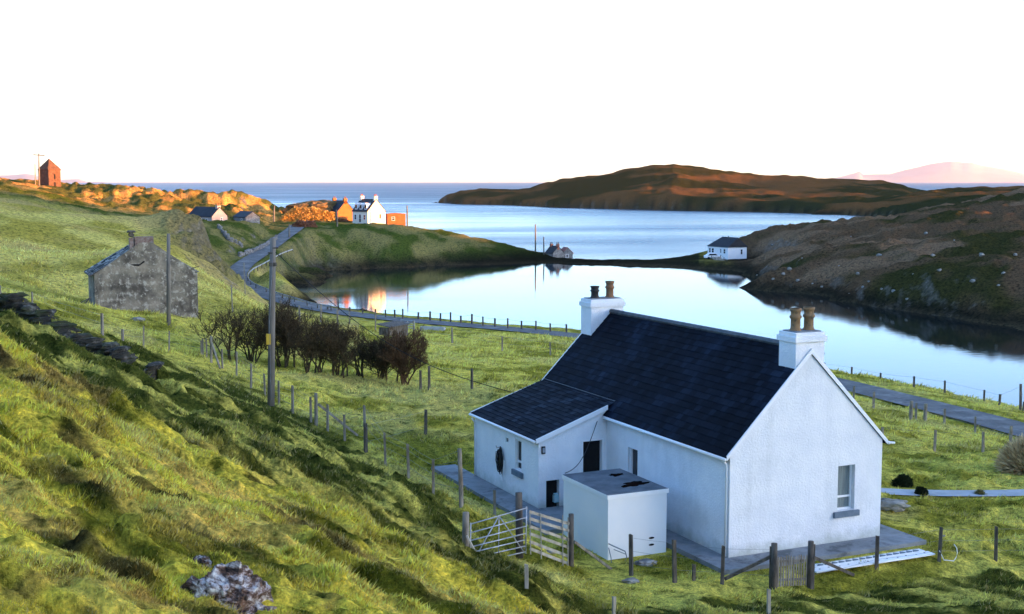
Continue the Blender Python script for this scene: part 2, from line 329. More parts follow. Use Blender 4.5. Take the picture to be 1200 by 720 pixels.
# ------------------------------------------------------------------ terrain sheet
th_in = np.radians(np.linspace(-24, 24, 560))
th_l = np.radians(np.linspace(-180, -24.2, 110)); th_r = np.radians(np.linspace(24.2, 179, 190))
TH = np.concatenate([th_l, th_in, th_r])
RR = np.concatenate([np.geomspace(.6, 6, 14)[:-1], np.geomspace(6, 60, 590)[:-1], np.geomspace(60, 450, 270)[:-1], np.geomspace(450, 2600, 150)])
nt_, nr_ = len(TH), len(RR)
gx = (RR[:, None] * np.sin(TH)[None]).ravel(); gy = (RR[:, None] * np.cos(TH)[None]).ravel()
gz = H(gx, gy)
def grid_mesh(name, xyz, nr, nt, wrap):
    me = bpy.data.meshes.new(name)
    me.vertices.add(len(xyz)); me.vertices.foreach_set('co', xyz.astype(np.float32).ravel())
    i = np.arange(nr - 1)[:, None]; j = np.arange(nt if wrap else nt - 1)[None]
    j2 = (j + 1) % nt
    a = i * nt + j; bq = i * nt + j2; cq = (i + 1) * nt + j2; dq = (i + 1) * nt + j
    q = np.stack([a + 0 * j, dq + 0 * j, cq + 0 * j, bq + 0 * j], -1).reshape(-1, 4)
    me.loops.add(q.size); me.loops.foreach_set('vertex_index', q.ravel().astype(np.int32))
    me.polygons.add(len(q)); me.polygons.foreach_set('loop_start', np.arange(0, q.size, 4, dtype=np.int32))
    me.update(calc_edges=True); me.polygons.foreach_set('use_smooth', np.ones(len(q), bool)); return me
gme = grid_mesh('ground', np.stack([gx, gy, gz], -1), nr_, nt_, True)
def ground_colour(x, y, z):
    """ground colour by zone, with tussock shade painted into the near slope; alpha = how rocky"""
    r = np.hypot(x, y); px = 600 + F * x / np.maximum(y * CP + (HC - z) * SP, 1)
    n = len(x); C = np.zeros((n, 4))
    def L(c): return np.array(c)[None]
    a, bb = hloc(x, y)
    mix = lambda A, B, k: A * (1 - k[:, None]) + B * k[:, None]
    sw, br = terrace(x, y)
    g1 = fbm(x / 1.6, y / 1.6, 101, 4); g2 = fbm(x / 7, y / 7, 102, 4); g3 = fbm(x / 30, y / 30, 103, 4)
    u = x * .85 - y * .52; v = x * .52 + y * .85
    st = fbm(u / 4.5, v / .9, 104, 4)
    # near slope
    c = mix(L((.50, .44, .06)), L((.085, .095, .012)), sstep(.49, .60, st * .5 + g1 * .5))  # green patches stretched along the slope, painting tussock shade into the turf
    c = mix(c, L((.62, .46, .11)), sstep(.56, .70, fbm(u / 3.2, v / 1.3, 105, 4)) * .85)
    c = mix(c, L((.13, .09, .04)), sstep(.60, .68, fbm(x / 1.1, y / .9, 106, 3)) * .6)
    # cottage fields
    f = mix(L((.50, .44, .09)), L((.20, .19, .028)), sstep(.44, .60, g2 * .4 + g1 * .6))
    f = mix(f, L((.46, .40, .13)), sstep(.55, .72, fbm(x / 5, y / 5, 107, 4)) * .7)
    behind = sstep(-3.5, -1.5, (z - (9.6)) * -1)
    cy = np.interp(px, [c_[0] for c_ in crest], [c_[2] for c_ in crest])
    c = mix(c, L((.055, .042, .020)), br * sstep(.24, .12, sw) * sstep(.38, .55, fbm(x / 1.3, y / 1.3, 113, 3)) * .85)  # dark soil risers, with shade below the step crests put into the colour
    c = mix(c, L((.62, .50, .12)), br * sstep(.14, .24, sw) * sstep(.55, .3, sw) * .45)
    bk = mix(L((.060, .070, .014)), L((.42, .38, .085)), sstep(.46, .64, fbm(u / 2.2, v / .7, 112, 4)))
    c = mix(c, bk, sstep(cy + .3, cy + 2.5, r))
    k = sstep(9.6, 9.0, z) * (r > 30) if False else sstep(-8.2, -6.6, a) * (r > 24); k = np.maximum(k * (bb > -3), sstep(60, 75, r)); c = mix(c, f, k)
    # left green hill
    k = sstep(85, 120, r) * (px < 420); h = mix(L((.46, .40, .11)), L((.28, .245, .05)), sstep(.4, .65, g2)); h = mix(h, L((.34, .26, .11)), sstep(.5, .68, fbm(x / 14, y / 10, 108, 4)) * .75)
    c = mix(c, h, k)
    # village side and ridge
    vl = mix(L((.050, .072, .015)), L((.16, .145, .055)), sstep(.42, .62, fbm(x / 6, y / 6, 109, 4)))
    c = mix(c, vl, sstep(222, 250, r) * (px < 820))
    rg = mix(L((.50, .25, .07)), L((.075, .08, .022)), sstep(.41, .52, g2 * .6 + g1 * .4)); c = mix(c, rg, sstep(285, 315, r) * (px < 345))
    kn = np.exp(-(((px - 245) / 60) ** 2 + ((r - 205) / 32) ** 2) ** 2); c = mix(c, mix(L((.10, .09, .035)), L((.19, .15, .075)), g2), kn)
    # moor
    mo = mix(L((.036, .034, .012)), L((.095, .058, .034)), sstep(.36, .52, g3 * .6 + g2 * .4))
    mo = mix(mo, L((.16, .10, .062)), sstep(.55, .66, fbm(x / 22, y / 12, 110, 4)))
    k = sstep(820, 870, px) * sstep(155, 175, r); c = mix(c, mo, k)
    fi = mix(L((.11, .055, .022)), L((.026, .027, .010)), sstep(.38, .54, fbm(x / 60, y / 40, 111, 4))); c = mix(c, fi, sstep(480, 560, r))
    # dark weedy rock at the tide line; black carried higher to paint in contrast
    k = (1 - sstep(.6, 1.6 + 2.2 * g1 + 2.5 * sstep(100, 400, r) * g2, z)) * sstep(150, 190, r); c = mix(c, L((.014, .013, .010)), k)
    k = (1 - sstep(.3, .9, z)) * (r > 60) ; c = mix(c, L((.05, .04, .025)), k * .8)
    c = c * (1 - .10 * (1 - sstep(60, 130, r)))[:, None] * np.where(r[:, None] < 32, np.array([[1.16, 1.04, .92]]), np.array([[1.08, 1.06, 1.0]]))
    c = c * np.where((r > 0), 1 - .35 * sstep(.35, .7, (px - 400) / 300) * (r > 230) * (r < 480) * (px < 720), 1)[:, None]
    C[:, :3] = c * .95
    C[:, 3] = (1 - .6 * kn) * np.clip(sstep(130, 170, r), 0, 1) * (1 - .7 * (r > 520)) * (1 - .55 * (px > 820) * (r < 520)) * (1 - .8 * (px < 680) * (px > 300) * (r < 500))
    return C
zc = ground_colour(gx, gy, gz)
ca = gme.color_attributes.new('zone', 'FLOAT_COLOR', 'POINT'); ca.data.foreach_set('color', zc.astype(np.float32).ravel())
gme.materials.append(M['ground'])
ground = bpy.data.objects.new('ground', gme); COL.objects.link(ground); ground['kind'] = 'structure'
# ------------------------------------------------------------------ water
def water_mat(name, sea):
    m, nt, b = new_mat(name)
    b.inputs['Base Color'].default_value = (.015, .045, .085, 1) if sea else (.006, .010, .012, 1)
    b.inputs['IOR'].default_value = 1.33 if sea else 1.42; b.inputs['Specular IOR Level'].default_value = .5
    g = nt.nodes.new('ShaderNodeTexCoord')
    if sea:
        mp = nt.nodes.new('ShaderNodeMapping'); mp.inputs['Scale'].default_value = (.0024, .0075, 1); mp.inputs['Rotation'].default_value = (0, 0, .25); nt.links.new(g.outputs['Object'], mp.inputs['Vector'])
        sx_ = nt.nodes.new('ShaderNodeSeparateXYZ'); nt.links.new(g.outputs['Object'], sx_.inputs[0])
        off = NN(nt, 'ShaderNodeMapRange'); nt.links.new(sx_.outputs['Y'], off.inputs[0]); off.inputs[1].default_value = 700; off.inputs[2].default_value = 1700; off.inputs[3].default_value = -.06; off.inputs[4].default_value = .30
        ad = NN(nt, 'ShaderNodeMath', operation='ADD'); nt.links.new(noise(nt, mp.outputs[0], 1.0, 4, .55, .6), ad.inputs[0]); nt.links.new(off.outputs[0], ad.inputs[1]); pat = ad.outputs[0]
        wind = ramp(nt, pat, [(.38, (0.0, 0, 0)), (.80, (1, 1, 1))])
        mr = NN(nt, 'ShaderNodeMapRange'); nt.links.new(wind, mr.inputs[0]); mr.inputs[3].default_value = .14; mr.inputs[4].default_value = .42
        nt.links.new(mr.outputs[0], b.inputs['Roughness'])
        w = noise(nt, coords(nt, 'Object', (.25, .5, 1)), 1.0, 5, .65)
        bp = NN(nt, 'ShaderNodeBump', Distance=1.2); nt.links.new(w, bp.inputs['Height'])
        m2 = NN(nt, 'ShaderNodeMapRange'); nt.links.new(wind, m2.inputs[0]); m2.inputs[3].default_value = .12; m2.inputs[4].default_value = .75
        nt.links.new(m2.outputs[0], bp.inputs['Strength']); nt.links.new(bp.outputs[0], b.inputs['Normal'])
    else:
        mp = nt.nodes.new('ShaderNodeMapping'); mp.inputs['Scale'].default_value = (.02, .03, 1); nt.links.new(g.outputs['Object'], mp.inputs['Vector'])
        pat = noise(nt, mp.outputs[0], 1.0, 4, .6, .3)
        mr = NN(nt, 'ShaderNodeMapRange'); nt.links.new(ramp(nt, pat, [(.45, (0, 0, 0)), (.7, (1, 1, 1))]), mr.inputs[0]); mr.inputs[3].default_value = .015; mr.inputs[4].default_value = .10
        nt.links.new(mr.outputs[0], b.inputs['Roughness'])
        w = noise(nt, coords(nt, 'Object', (.7, 1.4, 1)), 1.2, 3, .5)
        bump(nt, b, w, .09, .06)
    return m
M['sea'] = water_mat('sea_water', True); M['lagoon'] = water_mat('lagoon_water', False)
def sheet(name, pts, z, mat):
    me = bpy.data.meshes.new(name); me.from_pydata([(x, y, z) for x, y in pts], [], [tuple(range(len(pts)))]); me.materials.append(mat)
    o = bpy.data.objects.new(name, me); COL.objects.link(o); o['kind'] = 'structure'; return o
S = 33000
sheet('sea', [(-S, -2000), (S, -2000), (S, S), (-S, S)], 0, M['sea'])
lag = [atz(*a)[:2] for a in [(322,340,LAG),(318,330,LAG),(340,315,LAG),(420,308,LAG),(520,306.5,LAG),(660,305.5,LAG),(760,306,LAG),(845,307,LAG),(900,320,LAG),(1000,345,LAG),(1100,360,LAG),(1220,385,LAG),(1500,450,LAG),(1500,560,LAG),(1200,490,LAG),(1040,450,LAG),(850,412,LAG),(640,390,LAG),(500,376,LAG),(400,364,LAG)]]
sheet('lagoon_water', [tuple(p) for p in lag[::-1]], LAG, M['lagoon'])
# ------------------------------------------------------------------ sky, sun, camera
w = bpy.data.worlds.new('World'); scene.world = w; w.use_nodes = True
bg = w.node_tree.nodes['Background']; sky = w.node_tree.nodes.new('ShaderNodeTexSky'); sky.sky_type = 'NISHITA'
sky.sun_disc = False; sky.sun_elevation = SUN_EL; sky.sun_rotation = R(90) + SUN_AZ
sky.air_density = .56; sky.dust_density = .74; sky.ozone_density = 2.0; sky.altitude = 20
w.node_tree.links.new(sky.outputs[0], bg.inputs[0]); bg.inputs[1].default_value = .15
sl = bpy.data.lights.new('sun', 'SUN'); sl.energy = 3.4; sl.angle = R(.53); sl.color = (1, .40, .11)
so = bpy.data.objects.new('sun', sl); COL.objects.link(so)
sd = Vector((SX * math.cos(SUN_EL), SY * math.cos(SUN_EL), math.sin(SUN_EL)))
so.rotation_euler = sd.to_track_quat('Z', 'Y').to_euler(); so.location = (60, -20, 60)
cam = bpy.data.cameras.new('camera'); cam.sensor_width = 36; cam.lens = F / 1200 * 36; cam.clip_start = .1; cam.clip_end = 120000
co = bpy.data.objects.new('camera', cam); COL.objects.link(co); co.location = (0, 0, HC); co.rotation_euler = (R(90) - PITCH, 0, 0)
scene.camera = co
vs = scene.view_settings; vs.view_transform = 'Standard'; vs.look = 'None'; vs.gamma = 1; vs.use_curve_mapping = False
vs.exposure = EXPO
# ------------------------------------------------------------------ mesh helpers
class MB:
    def __init__(s): s.v = []; s.f = []
    def add(s, vs, fs, mtx=None):
        o = len(s.v)
        for p in vs:
            p = Vector(p); s.v.append(tuple(mtx @ p) if mtx else tuple(p))
        for f in fs: s.f.append(tuple(i + o for i in f))
        return s
    def box(s, x0, x1, y0, y1, z0, z1, mtx=None):
        return s.add([(x0,y0,z0),(x1,y0,z0),(x1,y1,z0),(x0,y1,z0),(x0,y0,z1),(x1,y0,z1),(x1,y1,z1),(x0,y1,z1)],
                     [(0,3,2,1),(4,5,6,7),(0,1,5,4),(1,2,6,5),(2,3,7,6),(3,0,4,7)], mtx)
    def beam(s, p0, p1, w, h, up=(0, 0, 1)):
        p0 = Vector(p0); p1 = Vector(p1); d = (p1 - p0); L = d.length; d.normalize(); u = Vector(up)
        sx = d.cross(u); sx = sx.normalized() if sx.length > 1e-4 else Vector((1, 0, 0)); u = sx.cross(d).normalized()
        m = Matrix((( d.x, sx.x, u.x, p0.x), (d.y, sx.y, u.y, p0.y), (d.z, sx.z, u.z, p0.z), (0, 0, 0, 1)))
        return s.box(0, L, -w / 2, w / 2, -h / 2, h / 2, m)
    def tube(s, pts, r, n=6, cap=True):
        pts = [Vector(p) for p in pts]; rr = r if isinstance(r, (list, tuple)) else [r] * len(pts)
        o = len(s.v); ref = Vector((0, 0, 1))
        for i, p in enumerate(pts):
            d = (pts[min(i + 1, len(pts) - 1)] - pts[max(i - 1, 0)]).normalized()
            a = d.cross(Vector((0, 0, 1)) if abs(d.z) < .95 else Vector((1, 0, 0))).normalized(); b = d.cross(a)
            for k in range(n):
                t = 2 * math.pi * k / n; s.v.append(tuple(p + (a * math.cos(t) + b * math.sin(t)) * rr[i]))
        for i in range(len(pts) - 1):
            for k in range(n):
                k2 = (k + 1) % n; s.f.append((o + i * n + k, o + i * n + k2, o + (i + 1) * n + k2, o + (i + 1) * n + k))
        if cap:
            s.f.append(tuple(o + k for k in range(n))[::-1]); q = o + (len(pts) - 1) * n; s.f.append(tuple(q + k for k in range(n)))
        return s
    def lathe(s, c, prof, n=16):
        c = Vector(c); return s.tube([c + Vector((0, 0, z)) for r_, z in prof], [r_ for r_, z in prof], n)
    def prism(s, poly, off):
        """closed polygon of 3D points pushed by vector off"""
        n = len(poly); off = Vector(off); vs = [Vector(p) for p in poly] + [Vector(p) + off for p in poly]
        return s.add(vs, [tuple(range(n))[::-1], tuple(range(n, 2 * n))] + [(i, (i + 1) % n, (i + 1) % n + n, i + n) for i in range(n)])
    def stone(s, c, sx, sy, sz, seed=0, rot=0):
        rnd = random.Random(seed); c = Vector(c)
        dirs = []
        for i in range(4):
            la = -.9 + .6 * i
            for k in range(6): dirs.append((math.cos(la) * math.cos(k * 1.047 + i * .5), math.cos(la) * math.sin(k * 1.047 + i * .5), math.sin(la)))
        vs = []
        for d in dirs:
            j = 1 + rnd.uniform(-.22, .22); x, y, z = d[0] * sx * j, d[1] * sy * j, d[2] * sz * j
            vs.append(c + Vector((x * math.cos(rot) - y * math.sin(rot), x * math.sin(rot) + y * math.cos(rot), z)))
        fs = [tuple(range(6))[::-1], tuple(range(18, 24))]
        for i in range(3):
            for k in range(6): fs.append((i * 6 + k, i * 6 + (k + 1) % 6, (i + 1) * 6 + (k + 1) % 6, (i + 1) * 6 + k))
        return s.add(vs, fs)
    def build(s, name, mat, parent=None, smooth=False, bevel=0, recalc=True):
        me = bpy.data.meshes.new(name); me.from_pydata(s.v, [], s.f); me.materials.append(mat)
        if recalc:
            import bmesh
            bm = bmesh.new(); bm.from_mesh(me); bmesh.ops.recalc_face_normals(bm, faces=bm.faces); bm.to_mesh(me); bm.free()
        if smooth: me.polygons.foreach_set('use_smooth', [True] * len(me.polygons))
        o = bpy.data.objects.new(name, me); COL.objects.link(o)
        if parent: o.parent = parent
        if bevel:
            b = o.modifiers.new('bevel', 'BEVEL'); b.width = bevel; b.segments = 2; b.limit_method = 'ANGLE'; b.angle_limit = R(40)
        return o
def tag(o, label, cat, group=None, kind=None):
    o['label'] = label; o['category'] = cat
    if group: o['group'] = group
    if kind: o['kind'] = kind
    return o
def empty(name, loc, rz, label, cat, group=None):
    o = bpy.data.objects.new(name, None); COL.objects.link(o); o.location = loc; o.rotation_euler = (0, 0, rz); o.empty_display_size = .3
    return tag(o, label, cat, group)
def ccopy(o, parent=None):
    c = o.copy(); COL.objects.link(c)
    if parent: c.parent = parent
    for ch in [q for q in bpy.data.objects if q.parent == o]: ccopy(ch, c)
    return c
# materials
M['harl'] = surf('white_harling', (.74, .75, .77), (.82, .82, .82), 1.3, .9, 14, .75, .03, .15, c3=(.70, .71, .72), s3=.45)
def stain(m):
    nt = m.node_tree; b = nt.nodes['Principled BSDF']; src = b.inputs['Base Color'].links[0].from_socket
    t = nt.nodes.new('ShaderNodeTexCoord'); sp = nt.nodes.new('ShaderNodeSeparateXYZ'); nt.links.new(t.outputs['Object'], sp.inputs[0])
    st = ramp(nt, noise(nt, coords(nt, 'Object', (1.6, 1.6, .12)), 1.4, 5, .65), [(.50, (1, 1, 1)), (.75, (.94, .94, .93))])
    c = mixc(nt, 1.0, src, st, 'MULTIPLY')
    ma = NN(nt, 'ShaderNodeMath', operation='MULTIPLY_ADD'); nt.links.new(noise(nt, coords(nt), 2.2, 5, .7), ma.inputs[0]); ma.inputs[1].default_value = -.9; nt.links.new(sp.outputs['Z'], ma.inputs[2])
    mr = NN(nt, 'ShaderNodeMapRange'); nt.links.new(ma.outputs[0], mr.inputs[0]); mr.inputs[1].default_value = -.48; mr.inputs[2].default_value = -.05; mr.inputs[3].default_value = .75; mr.inputs[4].default_value = 0
    nt.links.new(mixc(nt, mr.outputs[0], c, (.40, .43, .38)), b.inputs['Base Color'])
stain(M['harl'])
M['harl2'] = surf('white_painted_board', (.74, .76, .78), (.80, .80, .80), .8, .5, 12, .1, .005)
M['trim'] = surf('white_trim', (.78, .79, .80), (.84, .84, .84), 2, .45, 30, .1, .003)
M['sillp'] = surf('grey_blue_paint', (.10, .14, .18), (.14, .18, .23), 5, .6, 40, .2, .004)
M['frame'] = surf('white_upvc', (.80, .80, .80), (.84, .84, .84), 2, .3, 10, 0)
M['conc'] = surf('concrete', (.16, .17, .175), (.27, .28, .29), 1.6, .85, 30, .4, .01, c3=(.10, .105, .11), s3=.8)
M['path'] = surf('path_concrete', (.30, .32, .33), (.42, .43, .44), 1.5, .85, 30, .4, .01)
M['wood'] = surf('weathered_wood', (.14, .115, .085), (.33, .29, .23), 6, .9, 30, .7, .008, stretch=(1, 1, .25))
M['wood2'] = surf('pale_timber', (.30, .26, .20), (.48, .43, .35), 5, .85, 30, .6, .006, stretch=(1, 1, .4))
M['wooddk'] = surf('dark_post_wood', (.05, .042, .034), (.15, .125, .10), 6, .9, 30, .7, .008, stretch=(1, 1, .25))
M['pole'] = surf('pole_wood', (.08, .07, .058), (.22, .195, .165), 3, .85, 30, .5, .006, stretch=(1, 1, .12))
M['galv'] = surf('galvanised_steel', (.30, .31, .33), (.48, .49, .51), 8, .5, 60, .1, .002, metal=.6)
M['wire'] = surf('wire', (.16, .16, .16), (.26, .26, .26), 5, .6, 10, 0, metal=.4)
M['black'] = surf('black_rubber', (.008, .008, .009), (.018, .018, .02), 6, .5, 30, .2, .004)
M['dark'] = surf('dark_interior', (.004, .004, .005), (.010, .009, .008), 4, .9, 10, 0)
M['clay'] = surf('clay_pot', (.17, .075, .035), (.30, .15, .07), 6, .8, 40, .3, .004, c3=(.12, .11, .08), s3=6)
M['clayy'] = surf('buff_clay_pot', (.20, .11, .05), (.30, .19, .09), 6, .8, 40, .3, .004, c3=(.10, .07, .05), s3=6)
M['soot'] = surf('sooty_pot', (.015, .014, .014), (.06, .05, .045), 6, .8, 40, .3, .004)
M['flat'] = surf('felt_roof', (.075, .085, .095), (.13, .145, .16), 2, .75, 30, .3, .006)
M['puddle'] = surf('damp_patch', (.004, .003, .003), (.016, .009, .007), 3, .95, 30, .1, .003, spec=0)
M['lead'] = surf('lead', (.05, .055, .065), (.09, .10, .11), 4, .6, 30, .2, .004)
M['yellow'] = surf('yellow_tag', (.55, .35, .03), (.62, .42, .05), 4, .6, 30, 0)
M['curtain'] = surf('curtain', (.18, .22, .22), (.35, .40, .38), 9, .9, 30, 0, stretch=(3, 3, .1))
def glass_mat():
    m, nt, b = new_mat('window_glass'); b.inputs['Base Color'].default_value = (.012, .018, .022, 1)
    b.inputs['Roughness'].default_value = .03; b.inputs['Specular IOR Level'].default_value = .6; return m
M['glass'] = glass_mat()
def slate_mat(name, c1, c2, spec=.35, rough=.55):
    m, nt, b = new_mat(name); at = NN(nt, 'ShaderNodeAttribute', attribute_name='tint'); v = coords(nt)
    base = ramp(nt, at.outputs['Fac'], [(0, c1), (1, c2)])
    blot = ramp(nt, noise(nt, v, .45, 5, .6), [(.45, (.75, .75, .78)), (.62, (1.35, 1.45, 1.5)), (.75, (2.2, 2.6, 2.6))])
    nt.links.new(mixc(nt, 1.0, base, blot, 'MULTIPLY'), b.inputs['Base Color'])
    b.inputs['Roughness'].default_value = rough; b.inputs['Specular IOR Level'].default_value = spec
    bump(nt, b, noise(nt, v, 25, 4, .6), .35, .006); return m
M['slate'] = slate_mat('blue_black_slate', (.0022, .0035, .008), (.008, .012, .022), .05, .7)
M['slate2'] = slate_mat('patched_slate', (.0025, .004, .009), (.022, .028, .040), .05, .7)
def slates(name, p0, ux, vy, Lx, Ly, mat, parent, sw=.28, sh=.24, seed=1, clip=None):
    """rows of overlapping slates on the plane p0 + s*ux + t*vy; clip(t) -> (s0, s1)"""
    rnd = random.Random(seed); p0 = Vector(p0); ux = Vector(ux).normalized(); vy = Vector(vy).normalized(); n = ux.cross(vy).normalized()
    if n.z < 0: n = -n
    vs = []; fs = []; tint = []
    nrow = int(Ly / sh + .5); sh = Ly / nrow
    for i in range(nrow):
        t0 = i * sh; s0, s1 = (0, Lx) if not clip else clip(t0 + sh * .5); s = s0 - (.5 * sw if i % 2 else 0)
        while s < s1 - .02:
            a = max(s, s0); b_ = min(s + sw * rnd.uniform(.96, 1.0) - .004, s1); s += sw
            if b_ - a < .03: continue
            h = .016 + rnd.uniform(0, .010); l = rnd.uniform(-.006, .006); tv = rnd.random() ** 1.8
            o = len(vs)
            for (aa, tt, hh) in ((a, t0 + l, h), (b_, t0 + l, h + rnd.uniform(-.003, .003)), (b_, t0 + sh * 1.12, .004), (a, t0 + sh * 1.12, .004)):
                vs.append(tuple(p0 + ux * aa + vy * tt + n * hh))
            for aa in (a, b_): vs.append(tuple(p0 + ux * aa + vy * (t0 + l) + n * 0))
            fs += [(o, o + 1, o + 2, o + 3), (o + 4, o + 5, o + 1, o)]; tint += [tv] * 6
    me = bpy.data.meshes.new(name); me.from_pydata(vs, [], fs); me.materials.append(mat)
    at = me.attributes.new('tint', 'FLOAT', 'POINT'); at.data.foreach_set('value', tint)
    o = bpy.data.objects.new(name, me); COL.objects.link(o); o.parent = parent
    return o
def wall_panel(mb, o, u, n, w_, z0, z1, th, holes):
    """wall in the plane o + s*u, thickness th along n, rectangular holes (s0, s1, a, b)"""
    ss = sorted({0, w_} | {h[0] for h in holes} | {h[1] for h in holes}); zs = sorted({z0, z1} | {h[2] for h in holes} | {h[3] for h in holes})
    o = Vector(o); u = Vector(u); n = Vector(n); m = Matrix(((u.x, n.x, 0, o.x), (u.y, n.y, 0, o.y), (0, 0, 1, o.z), (0, 0, 0, 1)))
    # full-height columns between holes, so the seams are few
    for a, b_ in zip(ss[:-1], ss[1:]):
        run = None; segs = []
        for c, d in zip(zs[:-1], zs[1:]):
            inh = any(h[0] <= a + 1e-6 and h[1] >= b_ - 1e-6 and h[2] <= c + 1e-6 and h[3] >= d - 1e-6 for h in holes)
            if inh: run = None
            elif run: run[1] = d
            else: run = [c, d]; segs.append(run)
        for c, d in segs: mb.box(a, b_, 0, th, c, d, m)
# ------------------------------------------------------------------ the cottage
TH_ = .42
Wd, Lm, EV, RG = 5.88, 13.55, 3.2, 6.18
AX, AW, AE = 7.79, -2.72, 2.42        # annex: start along the length, outer wall, eave height
house = empty('cottage', HO, HROT, 'white harled cottage with dark slate roof and two chimneys in the foreground', 'house')
wl = MB()
gw = (4.12, 4.80, 1.0, 2.47)
wall_panel(wl, (0, 0, 0), (1, 0, 0), (0, 1, 0), Wd, -.4, EV, TH_, [gw])
wall_panel(wl, (0, Lm - TH_, 0), (1, 0, 0), (0, 1, 0), Wd, -.4, EV, TH_, [])
for y0 in (0, Lm - TH_): wl.prism([(0, y0, EV), (Wd, y0, EV), (Wd / 2, y0, RG)], (0, TH_, 0))
mw = (5.57 - TH_, 6.23 - TH_, 1.12, 2.27)
wall_panel(wl, (0, TH_, 0), (0, 1, 0), (1, 0, 0), Lm - 2 * TH_, -.4, EV - .002, TH_, [mw])
wall_panel(wl, (Wd - TH_, TH_, 0), (0, 1, 0), (1, 0, 0), Lm - 2 * TH_, -.4, EV - .002, TH_, [])
wl.build('wall', M['harl'], house)
# annex walls
an = MB(); dr = (1.76, 2.53, 0, 2.24); ld = (.30, .82, -.1, .96)
w2 = -AW
slp = (3.48 - AE) / (-AW + .28)       # annex roof pitch
wall_panel(an, (AW, AX, 0), (1, 0, 0), (0, 1, 0), w2, -.5, AE, .3, [dr, ld])
an.prism([(AW, AX, AE), (-.003, AX, AE), (-.003, AX, AE + slp * w2)], (0, .3, 0))
wall_panel(an, (AW, AX + .3, 0), (0, 1, 0), (1, 0, 0), Lm - AX - .6, -.5, AE, .3, [(9.22 - AX - .3, 9.74 - AX - .3, 1.02, 2.14), (10.34 - AX - .3, 10.65 - AX - .3, 1.83, 2.08)])
wall_panel(an, (AW, Lm - .3, 0), (1, 0, 0), (0, 1, 0), w2, -.5, AE, .3, [])
an.prism([(AW, Lm - .3, AE), (-.003, Lm - .3, AE), (-.003, Lm - .3, AE + slp * w2)], (0, .3, 0))
an.build('annex_wall', M['harl'], house)
# roofs
sl_m = (RG - EV) / (Wd / 2); nrm = math.hypot(1, sl_m); ov = .16
def roofz(x): return EV + .10 + sl_m * min(x, Wd - x)
rf = MB()
rf.prism([(-ov, -.04, roofz(-ov)), (Wd / 2, -.04, roofz(Wd / 2)), (Wd + ov, -.04, roofz(Wd + ov)), (Wd + ov, -.04, roofz(Wd + ov) - .11), (Wd / 2, -.04, roofz(Wd / 2) - .13), (-ov, -.04, roofz(-ov) - .11)], (0, Lm + .08, 0))
roof = rf.build('roof', M['slate'], house)
Ls = math.hypot(Wd / 2 + ov, sl_m * (Wd / 2 + ov))
slates('slate_slope', (-ov, -.06, roofz(-ov) + .004), (0, 1, 0), (1, 0, sl_m), Lm + .12, Ls - .02, M['slate'], roof, seed=3)
slates('slate_slope', (Wd + ov, -.06, roofz(-ov) + .004), (0, 1, 0), (-1, 0, sl_m), Lm + .12, Ls - .02, M['slate'], roof, seed=4)
rd = MB()
for i in range(30): rd.tube([(Wd / 2, .92 + i * .4 * 12.0 / 12.0 + .0, roofz(Wd / 2) + .03), (Wd / 2, .92 + i * .4 + .39, roofz(Wd / 2) + .025)], .10, 8)
rd.build('ridge_tiles', M['lead'], roof)
# annex roof
xa = AW - .14; xb = .34
def az(x): return AE + .09 + slp * (x - AW)
ar = MB(); ar.prism([(xa, AX - .05, az(xa)), (xb, AX - .05, az(xb)), (xb, AX - .05, az(xb) - .10), (xa, AX - .05, az(xa) - .10)], (0, Lm - AX + .12, 0))
aroof = ar.build('annex_roof', M['slate2'], house)
slates('annex_slates', (xa, AX - .07, az(xa) + .004), (0, 1, 0), (1, 0, slp), Lm - AX + .16, math.hypot(xb - xa, slp * (xb - xa)) + .03, M['slate2'], aroof, seed=9, sw=.3, sh=.22)
fl = MB(); fl.beam((xb + .02, AX - .05, az(xb) + .05), (xb + .02, Lm + .06, az(xb) + .05), .14, .03, (-slp, 0, 1)); fl.build('lead_flashing', M['lead'], aroof)
# verges
for y0 in (-.07, Lm + .03):
    for sgn in (0, 1):
        vg = MB()
        pts = [(-ov, roofz(-ov) - .10), (Wd / 2, roofz(Wd / 2) - .12), (Wd / 2, roofz(Wd / 2) + .045), (-ov, roofz(-ov) + .045)]
        poly = [((Wd - x) if sgn else x, y0, z) for x, z in pts]; vg.prism(poly, (0, .05, 0)); vg.build('verge_board', M['trim'], house)
for y0 in (AX - .11, Lm + .08):
    vg = MB(); vg.prism([(xa, y0, az(xa) - .12), (-.01 if y0 < Lm else .1, y0, az(0) - .12), (-.01 if y0 < Lm else .1, y0, az(0) + .04), (xa, y0, az(xa) + .04)], (0, .05, 0)); vg.build('verge_board', M['trim'], house)
# gutters, downpipes
gt = MB(); gt.tube([(-ov - .05, -.05, roofz(-ov) - .06), (-ov - .05, AX - .12, roofz(-ov) - .05)], .055, 10); gt.build('gutter', M['trim'], house, True)
gt = MB(); gt.tube([(Wd + ov + .05, -.09, roofz(-ov) - .06), (Wd + ov + .05, Lm, roofz(-ov) - .05)], .055, 10); gt.tube([(Wd + ov + .05, -.02, roofz(-ov) - .06), (Wd + ov + .32, -.02, roofz(-ov) - .10)], .04, 8); gt.build('gutter', M['trim'], house, True)
gt = MB(); gt.tube([(xa - .05, AX - .06, az(xa) - .05), (xa - .05, Lm + .05, az(xa) - .04)], .05, 10); gt.build('gutter', M['trim'], house, True)
dp = MB(); dp.tube([(-ov - .05, .10, EV - .12), (-.06, .10, EV - .32), (-.06, .10, .02)], .038, 8); dp.build('downpipe', M['trim'], house, True)
dp = MB(); dp.tube([(xa - .04, Lm - .15, AE - .12), (AW - .06, Lm - .15, AE - .3), (AW - .06, Lm - .15, -.1)], .035, 8); dp.build('downpipe', M['trim'], house, True)
